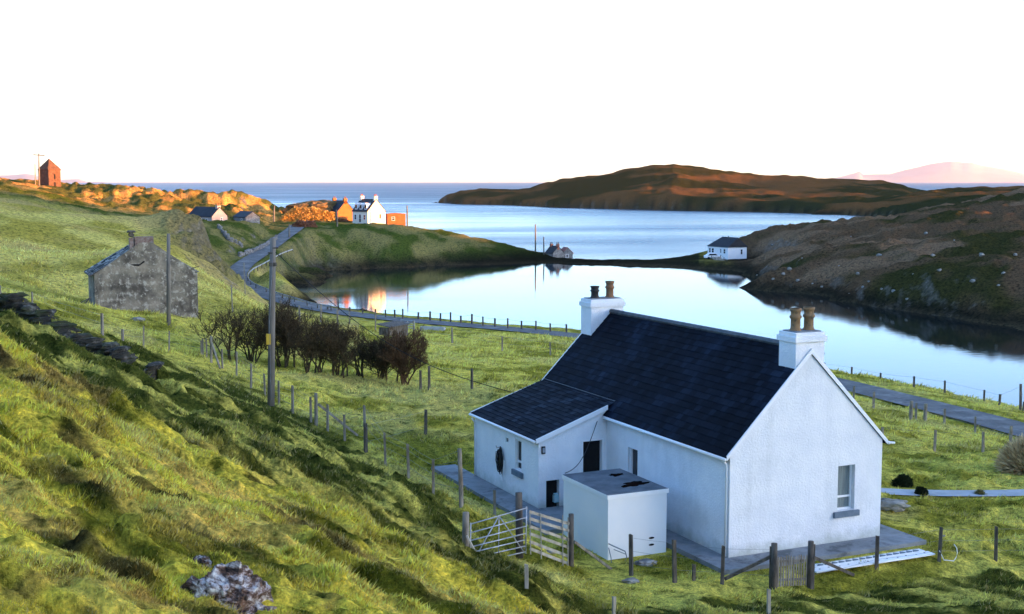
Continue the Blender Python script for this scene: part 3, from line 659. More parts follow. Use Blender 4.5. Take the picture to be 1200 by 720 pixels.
# chimneys
def chimney(x0, x1, y0, y1, top, mats, hts):
    b = MB(); b.box(x0, x1, y0, y1, 4.6, top - .30); b.box(x0 - .06, x1 + .06, y0 - .06, y1 + .06, top - .30, top - .12); b.box(x0 - .01, x1 + .01, y0 - .01, y1 + .01, top - .12, top)
    c = b.build('chimney', M['harl'], house, bevel=.012)
    cx = (x0 + x1) / 2; cy = (y0 + y1) / 2
    for k, (mt, h) in enumerate(zip(mats, hts)):
        px_ = cx + (-.26 if k == 0 else .26) * (x1 - x0) / 1.12
        q = MB(); q.lathe((px_, cy, top - .01), [(.20, 0), (.19, .06), (.155, .12), (.15, h * .55), (.19, h * .60), (.19, h * .68), (.155, h * .72), (.155, h * .86), (.185, h * .90), (.185, h), (.13, h), (.12, h - .2)], 18)
        q.build('chimney_pot', mt, c, True)
    fa = MB(); fa.box(x0 + .08, x1 - .08, y0 + .08, y1 - .08, top, top + .035); fa.build('mortar_bed', M['conc'], c)
    return c
chimney(2.36, 3.46, -.003, .86, 6.82, (M['clayy'], M['clayy']), (.74, .76))
chimney(2.02, 3.50, Lm - .75, Lm + .12, 6.80, (M['soot'], M['clay']), (.52, .70))
# windows: local frame: origin o, u along the wall, n pointing outwards
def window(o, u, n, s0, s1, z0, z1, depth=.22, bars=(), sill=None, curtain=False, parent=house, glass=None):
    o = Vector(o); u = Vector(u); n = Vector(n); m = Matrix(((u.x, n.x, 0, o.x), (u.y, n.y, 0, o.y), (0, 0, 1, o.z), (0, 0, 0, 1)))
    p = MB(); p.box(s0, s1, -depth - .03, -depth - .01, z0, z1, m); w_ = p.build('window', glass or M['glass'], parent)
    f = MB(); t = .05
    f.box(s0, s0 + t, -depth - .009, -depth + .05, z0, z1, m); f.box(s1 - t, s1, -depth - .009, -depth + .05, z0, z1, m)
    f.box(s0 + t, s1 - t, -depth - .009, -depth + .05, z0, z0 + t, m); f.box(s0 + t, s1 - t, -depth - .009, -depth + .05, z1 - t, z1, m)
    for bz in bars: f.box(s0 + t, s1 - t, -depth - .008, -depth + .045, bz - .03, bz + .03, m)
    f.build('frame', M['frame'], w_)
    if sill:
        q = MB(); q.box(sill[0], sill[1], -.1 if False else .002, .09, sill[2], sill[3], m); q.box(s0 + .002, s1 - .002, -depth + .05, .05, sill[3] - .05, sill[3] - .001, m); q.build('sill', M['sillp'], w_, bevel=.008)
    if curtain:
        q = MB(); n_ = 14
        for k in range(n_):
            a = s0 + t + (s1 - s0 - 2 * t) * k / n_; b_ = s0 + t + (s1 - s0 - 2 * t) * (k + .62) / n_; q.box(a, b_, -depth - .0095, -depth - .006, z0 + t, z1 - t, m)
        q.build('curtain', M['curtain'], w_)
    return w_
window((0, 0, 0), (1, 0, 0), (0, -1, 0), 4.12, 4.80, 1.0, 2.47, .22, (1.42,), (3.96, 4.96, .80, .99), True)
window((0, 0, 0), (0, 1, 0), (-1, 0, 0), 5.57, 6.23, 1.12, 2.27, .16, ())
window((AW, 0, 0), (0, 1, 0), (-1, 0, 0), 9.22, 9.74, 1.02, 2.14, .10, (1.33,), (9.05, 9.92, .80, 1.0))
window((AW, 0, 0), (0, 1, 0), (-1, 0, 0), 10.34, 10.65, 1.83, 2.08, .06, ())
# back door (dark) with white surround, low hatch
d = MB(); d.box(AW + 1.76, AW + 2.53, AX + .16, AX + .2, 0, 2.24); dd = d.build('door', M['dark'], house)
d = MB()
d.box(AW + 1.70, AW + 1.757, AX - .03, AX + .158, 0, 2.3); d.box(AW + 2.533, AW + 2.59, AX - .03, AX + .158, 0, 2.3); d.box(AW + 1.757, AW + 2.533, AX - .03, AX + .158, 2.245, 2.3)
d.build('door_frame', M['frame'], dd)
d = MB(); d.tube([(AW + 2.44, AX + .155, 1.0), (AW + 2.44, AX + .11, 1.0), (AW + 2.36, AX + .11, 1.0)], .012, 6); d.build('handle', M['galv'], dd)
d = MB(); d.box(AW + .3, AW + .82, AX + .2, AX + .24, -.1, .96); dd = d.build('coal_hatch', M['dark'], house)
d = MB(); d.box(AW + .62, AW + .80, AX - .02, AX + .15, .14, .40); d.box(AW + .64, AW + .78, AX - .01, AX + .13, .40, .46); d.build('meter_box', surf('pale_blue_plastic', (.3, .5, .55), (.36, .56, .6), 3, .5, 10, 0), house, bevel=.01)
# wall lamp
d = MB(); d.box(AW + .10, AW + .24, AX - .07, AX - .003, 1.95, 2.22); lm = d.build('wall_lamp', M['black'], house, bevel=.015)
d = MB(); d.box(AW + .125, AW + .215, AX - .078, AX - .069, 2.0, 2.17); d.build('lens', surf('frosted_glass', (.25, .27, .3), (.33, .35, .38), 3, .3, 10, 0), lm)
# small vent cap on the side of the near chimney
d = MB(); d.prism([(3.47, .2, 5.98), (3.66, .2, 6.1), (3.47, .2, 6.24)], (0, .3, 0)); d.build('vent_cowl', M['lead'], house)
# slab round the house
sb = MB()
for (x0, x1, y0, y1) in ((-.85, 6.88, -1.06, 0), (-.85, -.003, 0, 5.1), (-3.78, -.003, 5.1, AX), (-3.78, AW - .003, AX, 15.6), (Wd + .003, 6.88, 0, 6)):
    sb.box(x0, x1, y0, y1, -.5, .0)
s_ = sb.build('slab_path', M['conc'], None); s_.location = HO; s_.rotation_euler = (0, 0, HROT); s_['kind'] = 'structure'
# ------------------------------------------------------------------ flat roofed shed
def hw(x, y, z=0):
    return Vector((HO[0] + x * E1[0] + y * E2[0], HO[1] + x * E1[1] + y * E2[1], 8.0 + z))
shed = empty('flat_roofed_shed', hw(-2, 3.5, -.5), HROT, 'white box shed with flat grey felt roof and dark damp patches beside the cottage', 'shed')
BX0, BX1, BY0, BY1 = -1.14, .98, -1.53, 1.52
b = MB(); b.box(BX0, BX1, BY0, BY1, -.7, 2.24); b.build('wall', M['harl2'], shed, bevel=.01)
b = MB(); b.box(BX0 - .03, BX1 + .03, BY0 - .03, BY1 + .03, 2.24, 2.345); shr = b.build('roof', M['flat'], shed, bevel=.01)
b = MB(); e = .045
b.box(BX0 - e, BX1 + e, BY0 - e, BY0 - .031, 2.20, 2.335); b.box(BX0 - e, BX0 - .031, BY0 - .031, BY1 + e, 2.20, 2.335); b.box(BX1 + .031, BX1 + e, BY0 - .031, BY1 + e, 2.20, 2.335); b.box(BX0 - .031, BX1 + .031, BY1 + .031, BY1 + e, 2.20, 2.335)
b.build('fascia', M['trim'], shr)
def blob(cx, cy, z, rx, ry, seed, rot=0):
    rnd = random.Random(seed); pts = []
    ph = [rnd.uniform(0, 6.28) for _ in range(4)]
    for k in range(40):
        t = 2 * math.pi * k / 40; r_ = 1 + .16 * math.sin(3 * t + ph[0]) + .13 * math.sin(5 * t + ph[1]) + .10 * math.sin(8 * t + ph[2]) + .07 * math.sin(13 * t + ph[3])
        x = rx * r_ * math.cos(t); y = ry * r_ * math.sin(t); pts.append((cx + x * math.cos(rot) - y * math.sin(rot), cy + x * math.sin(rot) + y * math.cos(rot), z))
    return pts
b = MB()
q = blob(.32, -.62, 2.346, .52, .26, 5, .3); b.prism(q, (0, 0, .004)); b.build('damp_patch', M['puddle'], shr); b = MB(); q = blob(.42, .75, 2.346, .26, .17, 8, .2); b.prism(q, (0, 0, .004))
b.build('damp_patch', M['puddle'], shr)
for z in (.80, .58):
    b = MB(); b.prism([(BX1 - .55 + .10 * math.cos(t * .5236), BY0 - .001, z + .035 * math.sin(t * .5236)) for t in range(12)], (0, -.012, 0)); b.build('vent_hole', M['dark'], shed)
b = MB()
b.tube([(BX0 + .02, BY0 - .02, .18), (BX0 + .08, BY0 - .25, .15), (BX0 + .42, BY0 - .35, -.02), (BX0 + .48, BY0 - .35, -.2), (BX0 + .36, BY0 - .33, -.5)], .018, 7)
b.tube([(BX0 + .02, BY0 - .02, .05), (BX0 - .02, BY0 - .25, -.2), (BX0 - .05, BY0 - .34, -.5)], .015, 7); b.tube([(BX0 + .1, BY0 - .2, .04), (BX0 + .45, BY0 - .35, -.12)], .012, 6)
b.v = [(x, y, z + .62) for x, y, z in b.v]; b.build('pipe_hoop', M['sillp'], shed, True)
# cable from annex wall to the shed roof
b = MB(); p0 = hw(AW + 2.3, AX - .06, 2.95); p1 = hw(-3.12, 4.95, 1.9)
b.tube([p0.lerp(p1, t) - Vector((0, 0, .45 * math.sin(math.pi * t))) for t in [i / 12 for i in range(13)]], .014, 6)
tag(b.build('cable', M['black'], None, True), 'thin black cable sagging from the annex wall to the flat shed roof', 'cable')
# hose coil on the annex wall
hc = hw(AW - .08, 10.9, 1.15)
hp = empty('garden_hose', hc, HROT, 'black garden hose coiled on a hook on the blue white annex wall', 'hose')
b = MB(); rnd = random.Random(3)
for k in range(11):
    w_ = rnd.uniform(.04, .20); h_ = rnd.uniform(.30, .56); off = rnd.uniform(-.08, .09); dx = rnd.uniform(-.09, .02)
    b.tube([(dx, off + w_ * math.cos(t * .3142), -.05 + h_ * math.sin(t * .3142)) for t in range(21)], .016, 6)
b.tube([(-.03, -.1, .3), (-.05, .30, .25), (-.05, .34, -.1), (-.04, .2, -.35)], .012, 6)
b.build('coil', M['black'], hp, True)
b = MB(); b.tube([(0, 0, .46), (-.16, 0, .46), (-.18, 0, .54)], .018, 6); b.build('hook', M['galv'], hp)
b = MB(); b.tube([(-.05, -.12, -.45), (-.06, -.22, -.7), (-.06, -.34, -.75), (-.06, -.42, -.5), (-.05, -.44, .05)], .014, 6); b.build('hose_end', M['frame'], hp, True)
# ------------------------------------------------------------------ road
def ribbon(name, pts, w_, mat, lift=.02, side=0.0, thick=0):
    pts = np.asarray(pts); vs = []; fs = []
    n = len(pts); m = 5
    for i in range(n):
        d = pts[min(i + 1, n - 1)] - pts[max(i - 1, 0)]; L = math.hypot(d[0], d[1]); nx, ny = -d[1] / L, d[0] / L
        for k in range(m):
            o = side + (k / (m - 1) - .5) * w_; x, y = pts[i][0] + nx * o, pts[i][1] + ny * o
            vs.append((x, y, pts[i][2] + lift - .02 * abs(k / (m - 1) - .5)))
    for i in range(n - 1):
        for k in range(m - 1): a = i * m + k; fs.append((a, a + 1, a + m + 1, a + m))
    me = bpy.data.meshes.new(name); me.from_pydata(vs, [], fs); me.materials.append(mat)
    o = bpy.data.objects.new(name, me); COL.objects.link(o); o['kind'] = 'structure'; return o
M['asph'] = surf('worn_asphalt', (.085, .083, .082), (.15, .145, .14), .9, .9, 30, .5, .01, c3=(.21, .20, .19), s3=.35)
ribbon('road', dense(ROADP, 1.0), 3.7, M['asph'], .05)
ribbon('garden_path', PATHP, 1.05, M['path'], .03)
# ------------------------------------------------------------------ posts and fences
def post_mb(px, py, ptop, w_=.10, lean=0, seed=0, base=None, round_=False):
    g = np.array(base) if base is not None else hit(px, py)
    top = atY(px, ptop, g[1])[2]; h = max(.5, top - g[2]); rnd = random.Random(seed + int(px * 10))
    lx, ly = rnd.uniform(-.04, .04) * h, rnd.uniform(-.04, .04) * h
    b = MB()
    if round_: b.tube([(0, 0, -.35), (lx * .4, ly * .4, h * .4), (lx, ly, h)], [w_ / 2 * 1.05, w_ / 2, w_ / 2 * .92], 9)
    else:
        r_ = w_ / 2; vs = []
        for z, s, ox, oy in ((-.35, 1, 0, 0), (h, .9, lx, ly)): vs += [(-r_ * s + ox, -r_ * s + oy, z), (r_ * s + ox, -r_ * s + oy, z), (r_ * s + ox, r_ * s + oy, z), (-r_ * s + ox, r_ * s + oy, z)]
        vs[6] = (vs[6][0], vs[6][1], h - .03)
        b.add(vs, [(0, 3, 2, 1), (4, 5, 6, 7), (0, 1, 5, 4), (1, 2, 6, 5), (2, 3, 7, 6), (3, 0, 4, 7)], Matrix.Rotation(rnd.uniform(-.5, .5), 4, 'Z'))
    return b, Vector(g), h, Vector((lx, ly, h))
def fence(name, label, posts, mat, wires=(.30, .55, .80, .97), w_=.10, wr=.004, group=None, braces=(), thick=(), skip=()):
    """posts: (px, base py, top py)"""
    ps = [(*p, post_mb(p[0], p[1], p[2], (w_ * 1.7 if i in thick else w_), seed=3, round_=(i in thick))) for i, p in enumerate(posts)]
    o = ps[0][3][1]; root = empty(name, o, 0, label, 'fence', group); tops = []
    for p in ps:
        b, g, h, t = p[3]; q = b.build('fence_post', mat, root); q.location = g - o; tops.append((g - o, t, h))
    if wires:
        for k in wires:
            wb = MB()
            for i in range(len(tops) - 1):
                if i in skip: continue
                a = tops[i][0] + tops[i][1] * k; c = tops[i + 1][0] + tops[i + 1][1] * k
                wb.tube([a, a.lerp(c, .5) - Vector((0, 0, .012 * (c - a).length ** .5)), c], wr, 4, False)
            wb.build('wire', M['wire'], root)
    for (px0, py0, px1, py1) in braces:
        g0 = None
        g1 = hit(px1, py1); Yp = min(((abs(p[0] - px0), p[3][1][1]) for p in ps))[1]; a = Vector(atY(px0, py0, Yp)); bb = MB(); bb.beam(a - o, Vector(g1) + Vector((0, 0, .05)) - o, .09, .09); bb.build('brace', mat, root)
    return root
fence('hillside_fence', 'long post and wire fence running down the slope to the metal field gate',
      [(238,417,397),(242.5,419,397),(247.5,425,394),(261,432,409),(277,441,412),(294,455,426),(311,465,438),(327,476,446),(343,485,452),(364.5,496,465),(370.5,498,461),(384,505,474),(404,516,486),(428.5,530,475),(452,545,507),(479,560,520),(508,578,538),(541,594,526)],
      M['wood'], w_=.085, thick=(2, 10, 17), braces=((248, 402, 258, 433), (373, 474, 419, 512)))
fence('hill_fence', 'sparse fence of thin leaning posts below the stone ruin on the left', [(1,362,335),(38,356,342),(120,392,367),(144,400,388),(168,407,382),(198,413,388),(236,417,399)], M['wood'], wires=(.5, .9), w_=.09)
fence('field_fence', 'wire fence crossing the field behind the row of bare shrubs', [(330,372,352),(351.5,377,358),(375.8,378,356),(395.8,383,363),(409.5,380,365),(440,388,366),(485,395,376),(530,402,384),(588.6,411,394),(645,416,401),(700,420,404)], M['wood'], wires=(.5, .95), w_=.13, wr=.008)
fence('paddock_fence', 'short fence of three dark posts between the shrubs and the cottage', [(493,457,434),(503,458,429),(553,456,432)], M['wooddk'], wires=(.5, .95), w_=.13)
fence('paddock_fence', 'two tall dark posts standing alone in the field left of the cottage', [(428.7,531,496),(498.5,509,480)], M['wooddk'], wires=(.35, .93), w_=.13)
fence('shore_fence', 'line of small posts along the water behind the road left of the cottage', [(x, y, y - hh) for x, y, hh in [(384,364,7),(397,366,8),(410,367,7),(425,369,8),(440,372,10),(452,373,10),(463,374,11),(472,375,13),(490,376,10),(504,377,12),(516,378,11),(528,379,13),(540,380,10),(553,381,13),(566,383,12),(580,384,11),(595,386,13),(611,387,11),(628,388,12),(645,390,11),(664,391,11)]], M['wooddk'], wires=(.9,), w_=.2, wr=.012)
fence('shore_fence', 'dark posts along the grassy bank between road and water right of the cottage', [(966,437,425),(998,439,430),(1032,446,437),(1071,454,441),(1107,461,446),(1153,470,457),(1171,475,462),(1196,481,450),(1199.5,482,471),(1240,490,468)], M['wooddk'], wires=(.9,), w_=.16, wr=.008)
fence('roadside_fence', 'weathered wire fence on the cottage side of the road with paired gate posts', [(1000,471,452),(1023.5,479,459),(1067,492,470),(1073,493,472),(1084,494,473),(1106.5,497,479),(1142.5,508,488),(1184,523,499),(1230,536,510)], M['wood'], wires=(.5, .9), w_=.15, wr=.007, thick=(2, 4))
fence('garden_fence', 'three thin posts in the grass beyond the cottage gable', [(1034,512,501),(1095,529,504),(1152,530,506),(1215,534,510)], M['wood'], wires=(.9,), w_=.11)
fence('front_fence', 'post and wire fence in front of the cottage and its flat shed', [(740,675,627),(791,683,633),(846,685,640),(904,690,640)], M['wooddk'], wires=(.3, .6, .92), w_=.11, wr=.0035, braces=((904, 652, 849, 681),))
fence('front_fence', 'post and wire fence right of the picket gate across the lower lawn', [(951,690,638),(1027,668,628),(1100,658,618),(1167,657,617),(1235,656,615)], M['wooddk'], wires=(.3, .6, .92), w_=.11, wr=.0035, braces=((953, 653, 1000, 676),))
for lab, px, py, tp, mt in (('short pale stake in the slope below the metal gate', 617.5, 688, 665, 'wood2'), ('thin pale stake at the bottom below the picket gate', 901, 719, 690, 'wood2'), ('tiny pale stake low in the grass below the wooden hurdle', 720, 722, 709, 'wood2'), ('wooden post below the hose coil by the annex', 580, 604, 574, 'wood'), ('dark stub beside the flat shed in the grass', 813, 681, 670, 'wooddk'), ('thin tall stake in the field above the shrubs', 272.6, 366, 334, 'wood'), ('thin stake in the meadow by the far road', 287.5, 347, 308, 'wood')):
    b, g, h, t = post_mb(px, py, tp, .09); q = b.build('stake', M[mt]); q.location = g; tag(q, lab, 'stake')
b, g, h, t = post_mb(1100, 658, 640, .03); b = MB(); gg = g + Vector((.25, -.05, 0))
b.tube([gg + Vector((-.25 , .02, .35)), gg + Vector((-.1, 0, .05)), gg + Vector((.2, 0, .02)), gg + Vector((.27, 0, .12)), gg + Vector((.31, 0, .28)), gg + Vector((.28, 0, .44)), gg + Vector((.2, 0, .55))], .015, 6)
tag(b.build('hose_loop', M['trim'], None, True), 'loop of pale blue hose hanging on a lawn fence post', 'hose')
# ---- gates
def gpt(px, py, Y): return Vector(atY(px, py, Y))
gz0 = 8.85
A = Vector(atz(551, 662, gz0)); B = Vector(atz(616, 648, gz0 - .05)); A2 = gpt(551.5, 614, A.y); B2 = gpt(617, 595, B.y)
root = empty('field_gate', A, 0, 'galvanised metal field gate with seven rails and diagonal braces', 'gate')
def on(s, t): # s along, t up 0..1
    lo = A.lerp(B, s); hi = A2.lerp(B2, s); return lo.lerp(hi, t) - A
for nm, s in (('stile', 0), ('stile', 1)):
    b = MB(); b.tube([on(s, -.02), on(s, 1.02)], .022, 8); b.build(nm, M['galv'], root, True)
for t in (0.02, .15, .29, .43, .59, .78, .99):
    b = MB(); b.tube([on(0, t), on(1, t)], .019, 8); b.build('rail', M['galv'], root, True)
b = MB(); b.tube([on(.5, .02), on(.5, .99)], .016, 6); b.tube([on(.5, .99), on(.03, .02)], .016, 6); b.tube([on(.5, .99), on(.97, .02)], .016, 6); b.build('diagonal_brace', M['galv'], root, True)
def bigpost(px, py, tp, w_, lab, mt='wood', Y=None):
    base = None
    if Y: base = atY(px, py, Y)
    b, g, h, t = post_mb(px, py, tp, w_, base=base, round_=True); q = b.build('gate_post', M[mt], None, True); q.location = g; tag(q, lab, 'post'); return g, h
bigpost(545.5, 657, 601, .20, 'thick round post on the hinge side of the metal field gate', Y=A.y - .05)
g_, h_ = bigpost(609, 640, 578, .22, 'thick dark post behind the latch end of the metal gate', 'wooddk', Y=B.y + .5)
b = MB(); p = gpt(547, 628, A.y - .25); q = gpt(568, 664, A.y - .3); b.beam(p, q - Vector((0, 0, .1)), .08, .05); tag(b.build('prop', M['wood2']), 'pale wooden plank leaning against the hinge post of the metal gate', 'plank')
# wooden hurdle
A = Vector(atY(620, 646, B.y + .05)); B_ = Vector(atz(667, 665, 8.1)); A2 = gpt(619, 598, A.y); B2 = gpt(667, 612, B_.y); B = B_; A0 = A.copy()
root = empty('wooden_hurdle', A0, 0, 'weathered wooden hurdle gate with six slats beside the metal gate', 'gate')
def on(s, t): return A.lerp(B, s).lerp(A2.lerp(B2, s), t) - A0
rnd = random.Random(2)
for t in (.06, .25, .43, .61, .80, .97):
    b = MB(); b.beam(on(0.02, t + rnd.uniform(-.01, .01)), on(1, t + rnd.uniform(-.015, .015)), .025, .085); b.build('slat', M['wood2'], root)
for s, e in ((.04, 1.0), (.30, 1.02), (.84, 1.12), (.97, 1.1)):
    b = MB(); b.beam(on(s, -.05) + Vector((.0, -.035, 0)), on(s, e) + Vector((0, -.035, 0)), .07, .028, (1, 0, 0)); b.build('upright', M['wood2'], root)
bigpost(669, 668, 603, .17, 'dark post at the right end of the wooden hurdle', 'wooddk', Y=B_.y)
b = MB(); p = gpt(673, 635, B_.y); q = Vector(hit(716, 667)); b.beam(p, q, .08, .08); tag(b.build('prop', M['wood']), 'long wooden prop slanting into the grass right of the hurdle', 'plank')
# picket gate
g1, h1 = bigpost(907, 691, 637, .20, 'thick dark post on the left of the picket gate', 'wooddk'); g2, h2 = bigpost(949, 688, 634, .19, 'thick dark post on the right of the picket gate', 'wooddk')
root = empty('picket_gate', g1, math.atan2(g2.y - g1.y, g2.x - g1.x), 'small grey picket gate between two dark posts in front of the gable', 'gate')
Lg = math.hypot(g2.x - g1.x, g2.y - g1.y); dz = g2.z - g1.z; rnd = random.Random(4)
for k in range(12):
    x = .14 + (Lg - .28) * k / 11; b = MB(); hh = .98 + rnd.uniform(-.03, .03); z = dz * x / Lg
    b.prism([(x - .022, -.012, z + .06), (x + .022, -.012, z + .06), (x + .022, -.012, z + hh - .05), (x, -.012, z + hh), (x - .022, -.012, z + hh - .05)], (rnd.uniform(-.01, .01), .02, 0)); b.build('picket', M['wood'], root)
for zz in (.25, .80):
    b = MB(); b.beam((.1, .03, zz), (Lg - .1, .03, zz + dz), .03, .07); b.build('rail', M['wood'], root)
# ---- white grid ramp on the lawn
g1 = Vector(hit(957, 676)); g2 = Vector(hit(1096, 655)); d = g2 - g1; L = math.hypot(d.x, d.y)
root = empty('white_panel', g1 + Vector((0, 0, .10)), math.atan2(d.y, d.x), 'long white perforated plastic panel lying in the grass below the gable', 'panel'); root.rotation_euler[1] = -math.atan2(d.z, L)
b = MB(); b.box(0, L, 0, .34, 0, .05); b.box(.25, L - .1, .345, .62, .02, .07); b.build('board', M['frame'], root, bevel=.01)
for k in range(15):
    b = MB(); x = .45 + (L - .9) * k / 14; b.prism([(x - .12, .38, .071), (x + .12, .38, .071), (x, .52, .071)], (0, 0, .03)); b.build('triangular_tread', M['sillp'], root)
b = MB()
for k in range(12):
    x = .25 + (L - .5) * k / 11; b.prism([(x + .035 * math.cos(t * .785), .17 + .05 * (k % 2) + .03 * math.sin(t * .785), .051) for t in range(8)], (0, 0, .003))
b.build('drain_hole', M['black'], root)
# ------------------------------------------------------------------ utility poles
def upole(px, py, tp, r0, label, group='wooden utility poles', Y=None, arm=None, extras=False, mat='pole', thin=1):
    g = Vector(atY(px, py, Y)) if Y else Vector(hit(px, py)); g.z = H1(g.x, g.y) if Y else g.z
    tpx, tpy = tp; h = atY(tpx, tpy, g.y)[2] - g.z; tx = atY(tpx, tpy, g.y)[0] - g.x
    root = empty('utility_pole', g, 0, label, 'utility pole', group)
    b = MB(); b.tube([(0, 0, -.8), (tx * .5, 0, h * .5), (tx, 0, h)], [r0, r0 * .9, r0 * .75], 12); b.build('pole', M[mat], root, True)
    if arm:
        b = MB(); b.beam((tx - arm, 0, h - .35), (tx + arm, .15, h - .5), .24, .26); b.build('crossarm', M['wooddk'], root)
        for s in (-1, 0, 1):
            b = MB(); b.lathe((tx + s * arm * .9, .08, h - .29 if s else h), [(.03, 0), (.05, .05), (.07, .10), (.04, .17), (.06, .24)], 8); b.build('insulator', M['soot'], root)
    if extras:
        b = MB(); b.box(tx - .16, tx + .16, -.16, -.13, h - 1.15, h - 1.0); b.tube([(tx, -.14, h - .4), (tx + .22, -.16, h - .4)], .03, 6); b.tube([(tx, -.14, h - .6), (tx - .2, -.16, h - .6)], .03, 6); b.build('bracket', M['wooddk'], root)
        b = MB(); b.box(-.09, .09, -r0 - .01, -r0 + .0, h * .365, h * .43); b.build('warning_plate', M['yellow'], root)
        b = MB(); b.tube([(.06, -r0 - .01, .2), (.05, -r0, h * .5), (tx + .03, -r0, h - .3)], .012, 5); b.build('earth_wire', M['wire'], root)
    return root, g + Vector((tx, 0, h))
pr_, PT = upole(317, 475, (320, 279), .155, 'tall grey pole with yellow plate standing before the bare shrubs', extras=True)
upole(197.5, 382, (197.5, 274), .15, 'pale pole standing in front of the stone ruin')
upole(46, 218, (45.5, 180), .2, 'pole with crossarm on the skyline beside the tower', Y=322, arm=1.4)
upole(321, 269, (321.5, 241), .2, 'pale pole at the roadside before the village', Y=322)
upole(339, 292, (339, 263), .18, 'grey pole on the bend of the village road', Y=275)
upole(395.5, 272, (394.5, 246), .2, 'pole before the orange gabled house', Y=305)
upole(477.5, 268, (477, 241), .2, 'pole on the headland crest right of the white house', Y=322)
upole(627.5, 294, (627.5, 263), .2, 'pole on the point left of the slipway house', Y=324)
upole(637.5, 300, (637, 278), .17, 'short pole beside the slipway house', Y=318)
upole(461, 304, (461, 285), .15, 'small grey pole near the lagoon edge under the headland', Y=300)
# service cable over to the annex
b = MB(); p0 = PT - Vector((0, 0, .5)); p1 = hw(-1.2, Lm, 3.2)
b.tube([p0.lerp(p1, t) - Vector((0, 0, 1.0 * math.sin(math.pi * t))) for t in [i / 24 for i in range(25)]], .016, 5)
tag(b.build('overhead_cable', M['black'], None, True), 'dark service cable sagging from the tall pole to the cottage annex', 'cable')
# ------------------------------------------------------------------ generic small building
M['stone_w'] = surf('rubble_stone', (.10, .095, .09), (.27, .26, .25), 2.6, .95, 9, .8, .05, c3=(.36, .35, .33), s3=2.2)
M['tower'] = surf('red_brown_tower_stone', (.07, .035, .022), (.14, .07, .04), 2, .95, 6, .6, .04)
M['tan'] = surf('ochre_render', (.30, .095, .022), (.38, .13, .035), 1, .9, 20, .3, .02)
M['rust'] = surf('rusty_sheet', (.28, .08, .025), (.38, .12, .04), 1, .85, 12, .4, .02)
M['cream'] = surf('cream_render', (.68, .62, .50), (.75, .70, .58), 1, .85, 20, .2, .02)
M['pink'] = surf('pale_pink_render', (.36, .30, .27), (.44, .37, .34), 1, .85, 20, .2, .02)
M['redb'] = surf('red_brick', (.32, .09, .05), (.42, .14, .08), 3, .9, 20, .3, .02)
M['droof'] = surf('dark_roof', (.008, .009, .013), (.02, .022, .028), 1.2, .7, 8, .3, .02)
M['rroof'] = surf('reddish_roof', (.20, .06, .045), (.28, .09, .07), 1.2, .8, 8, .3, .02)
M['reddoor'] = surf('red_paint', (.35, .03, .02), (.42, .04, .03), 2, .5, 8, 0)
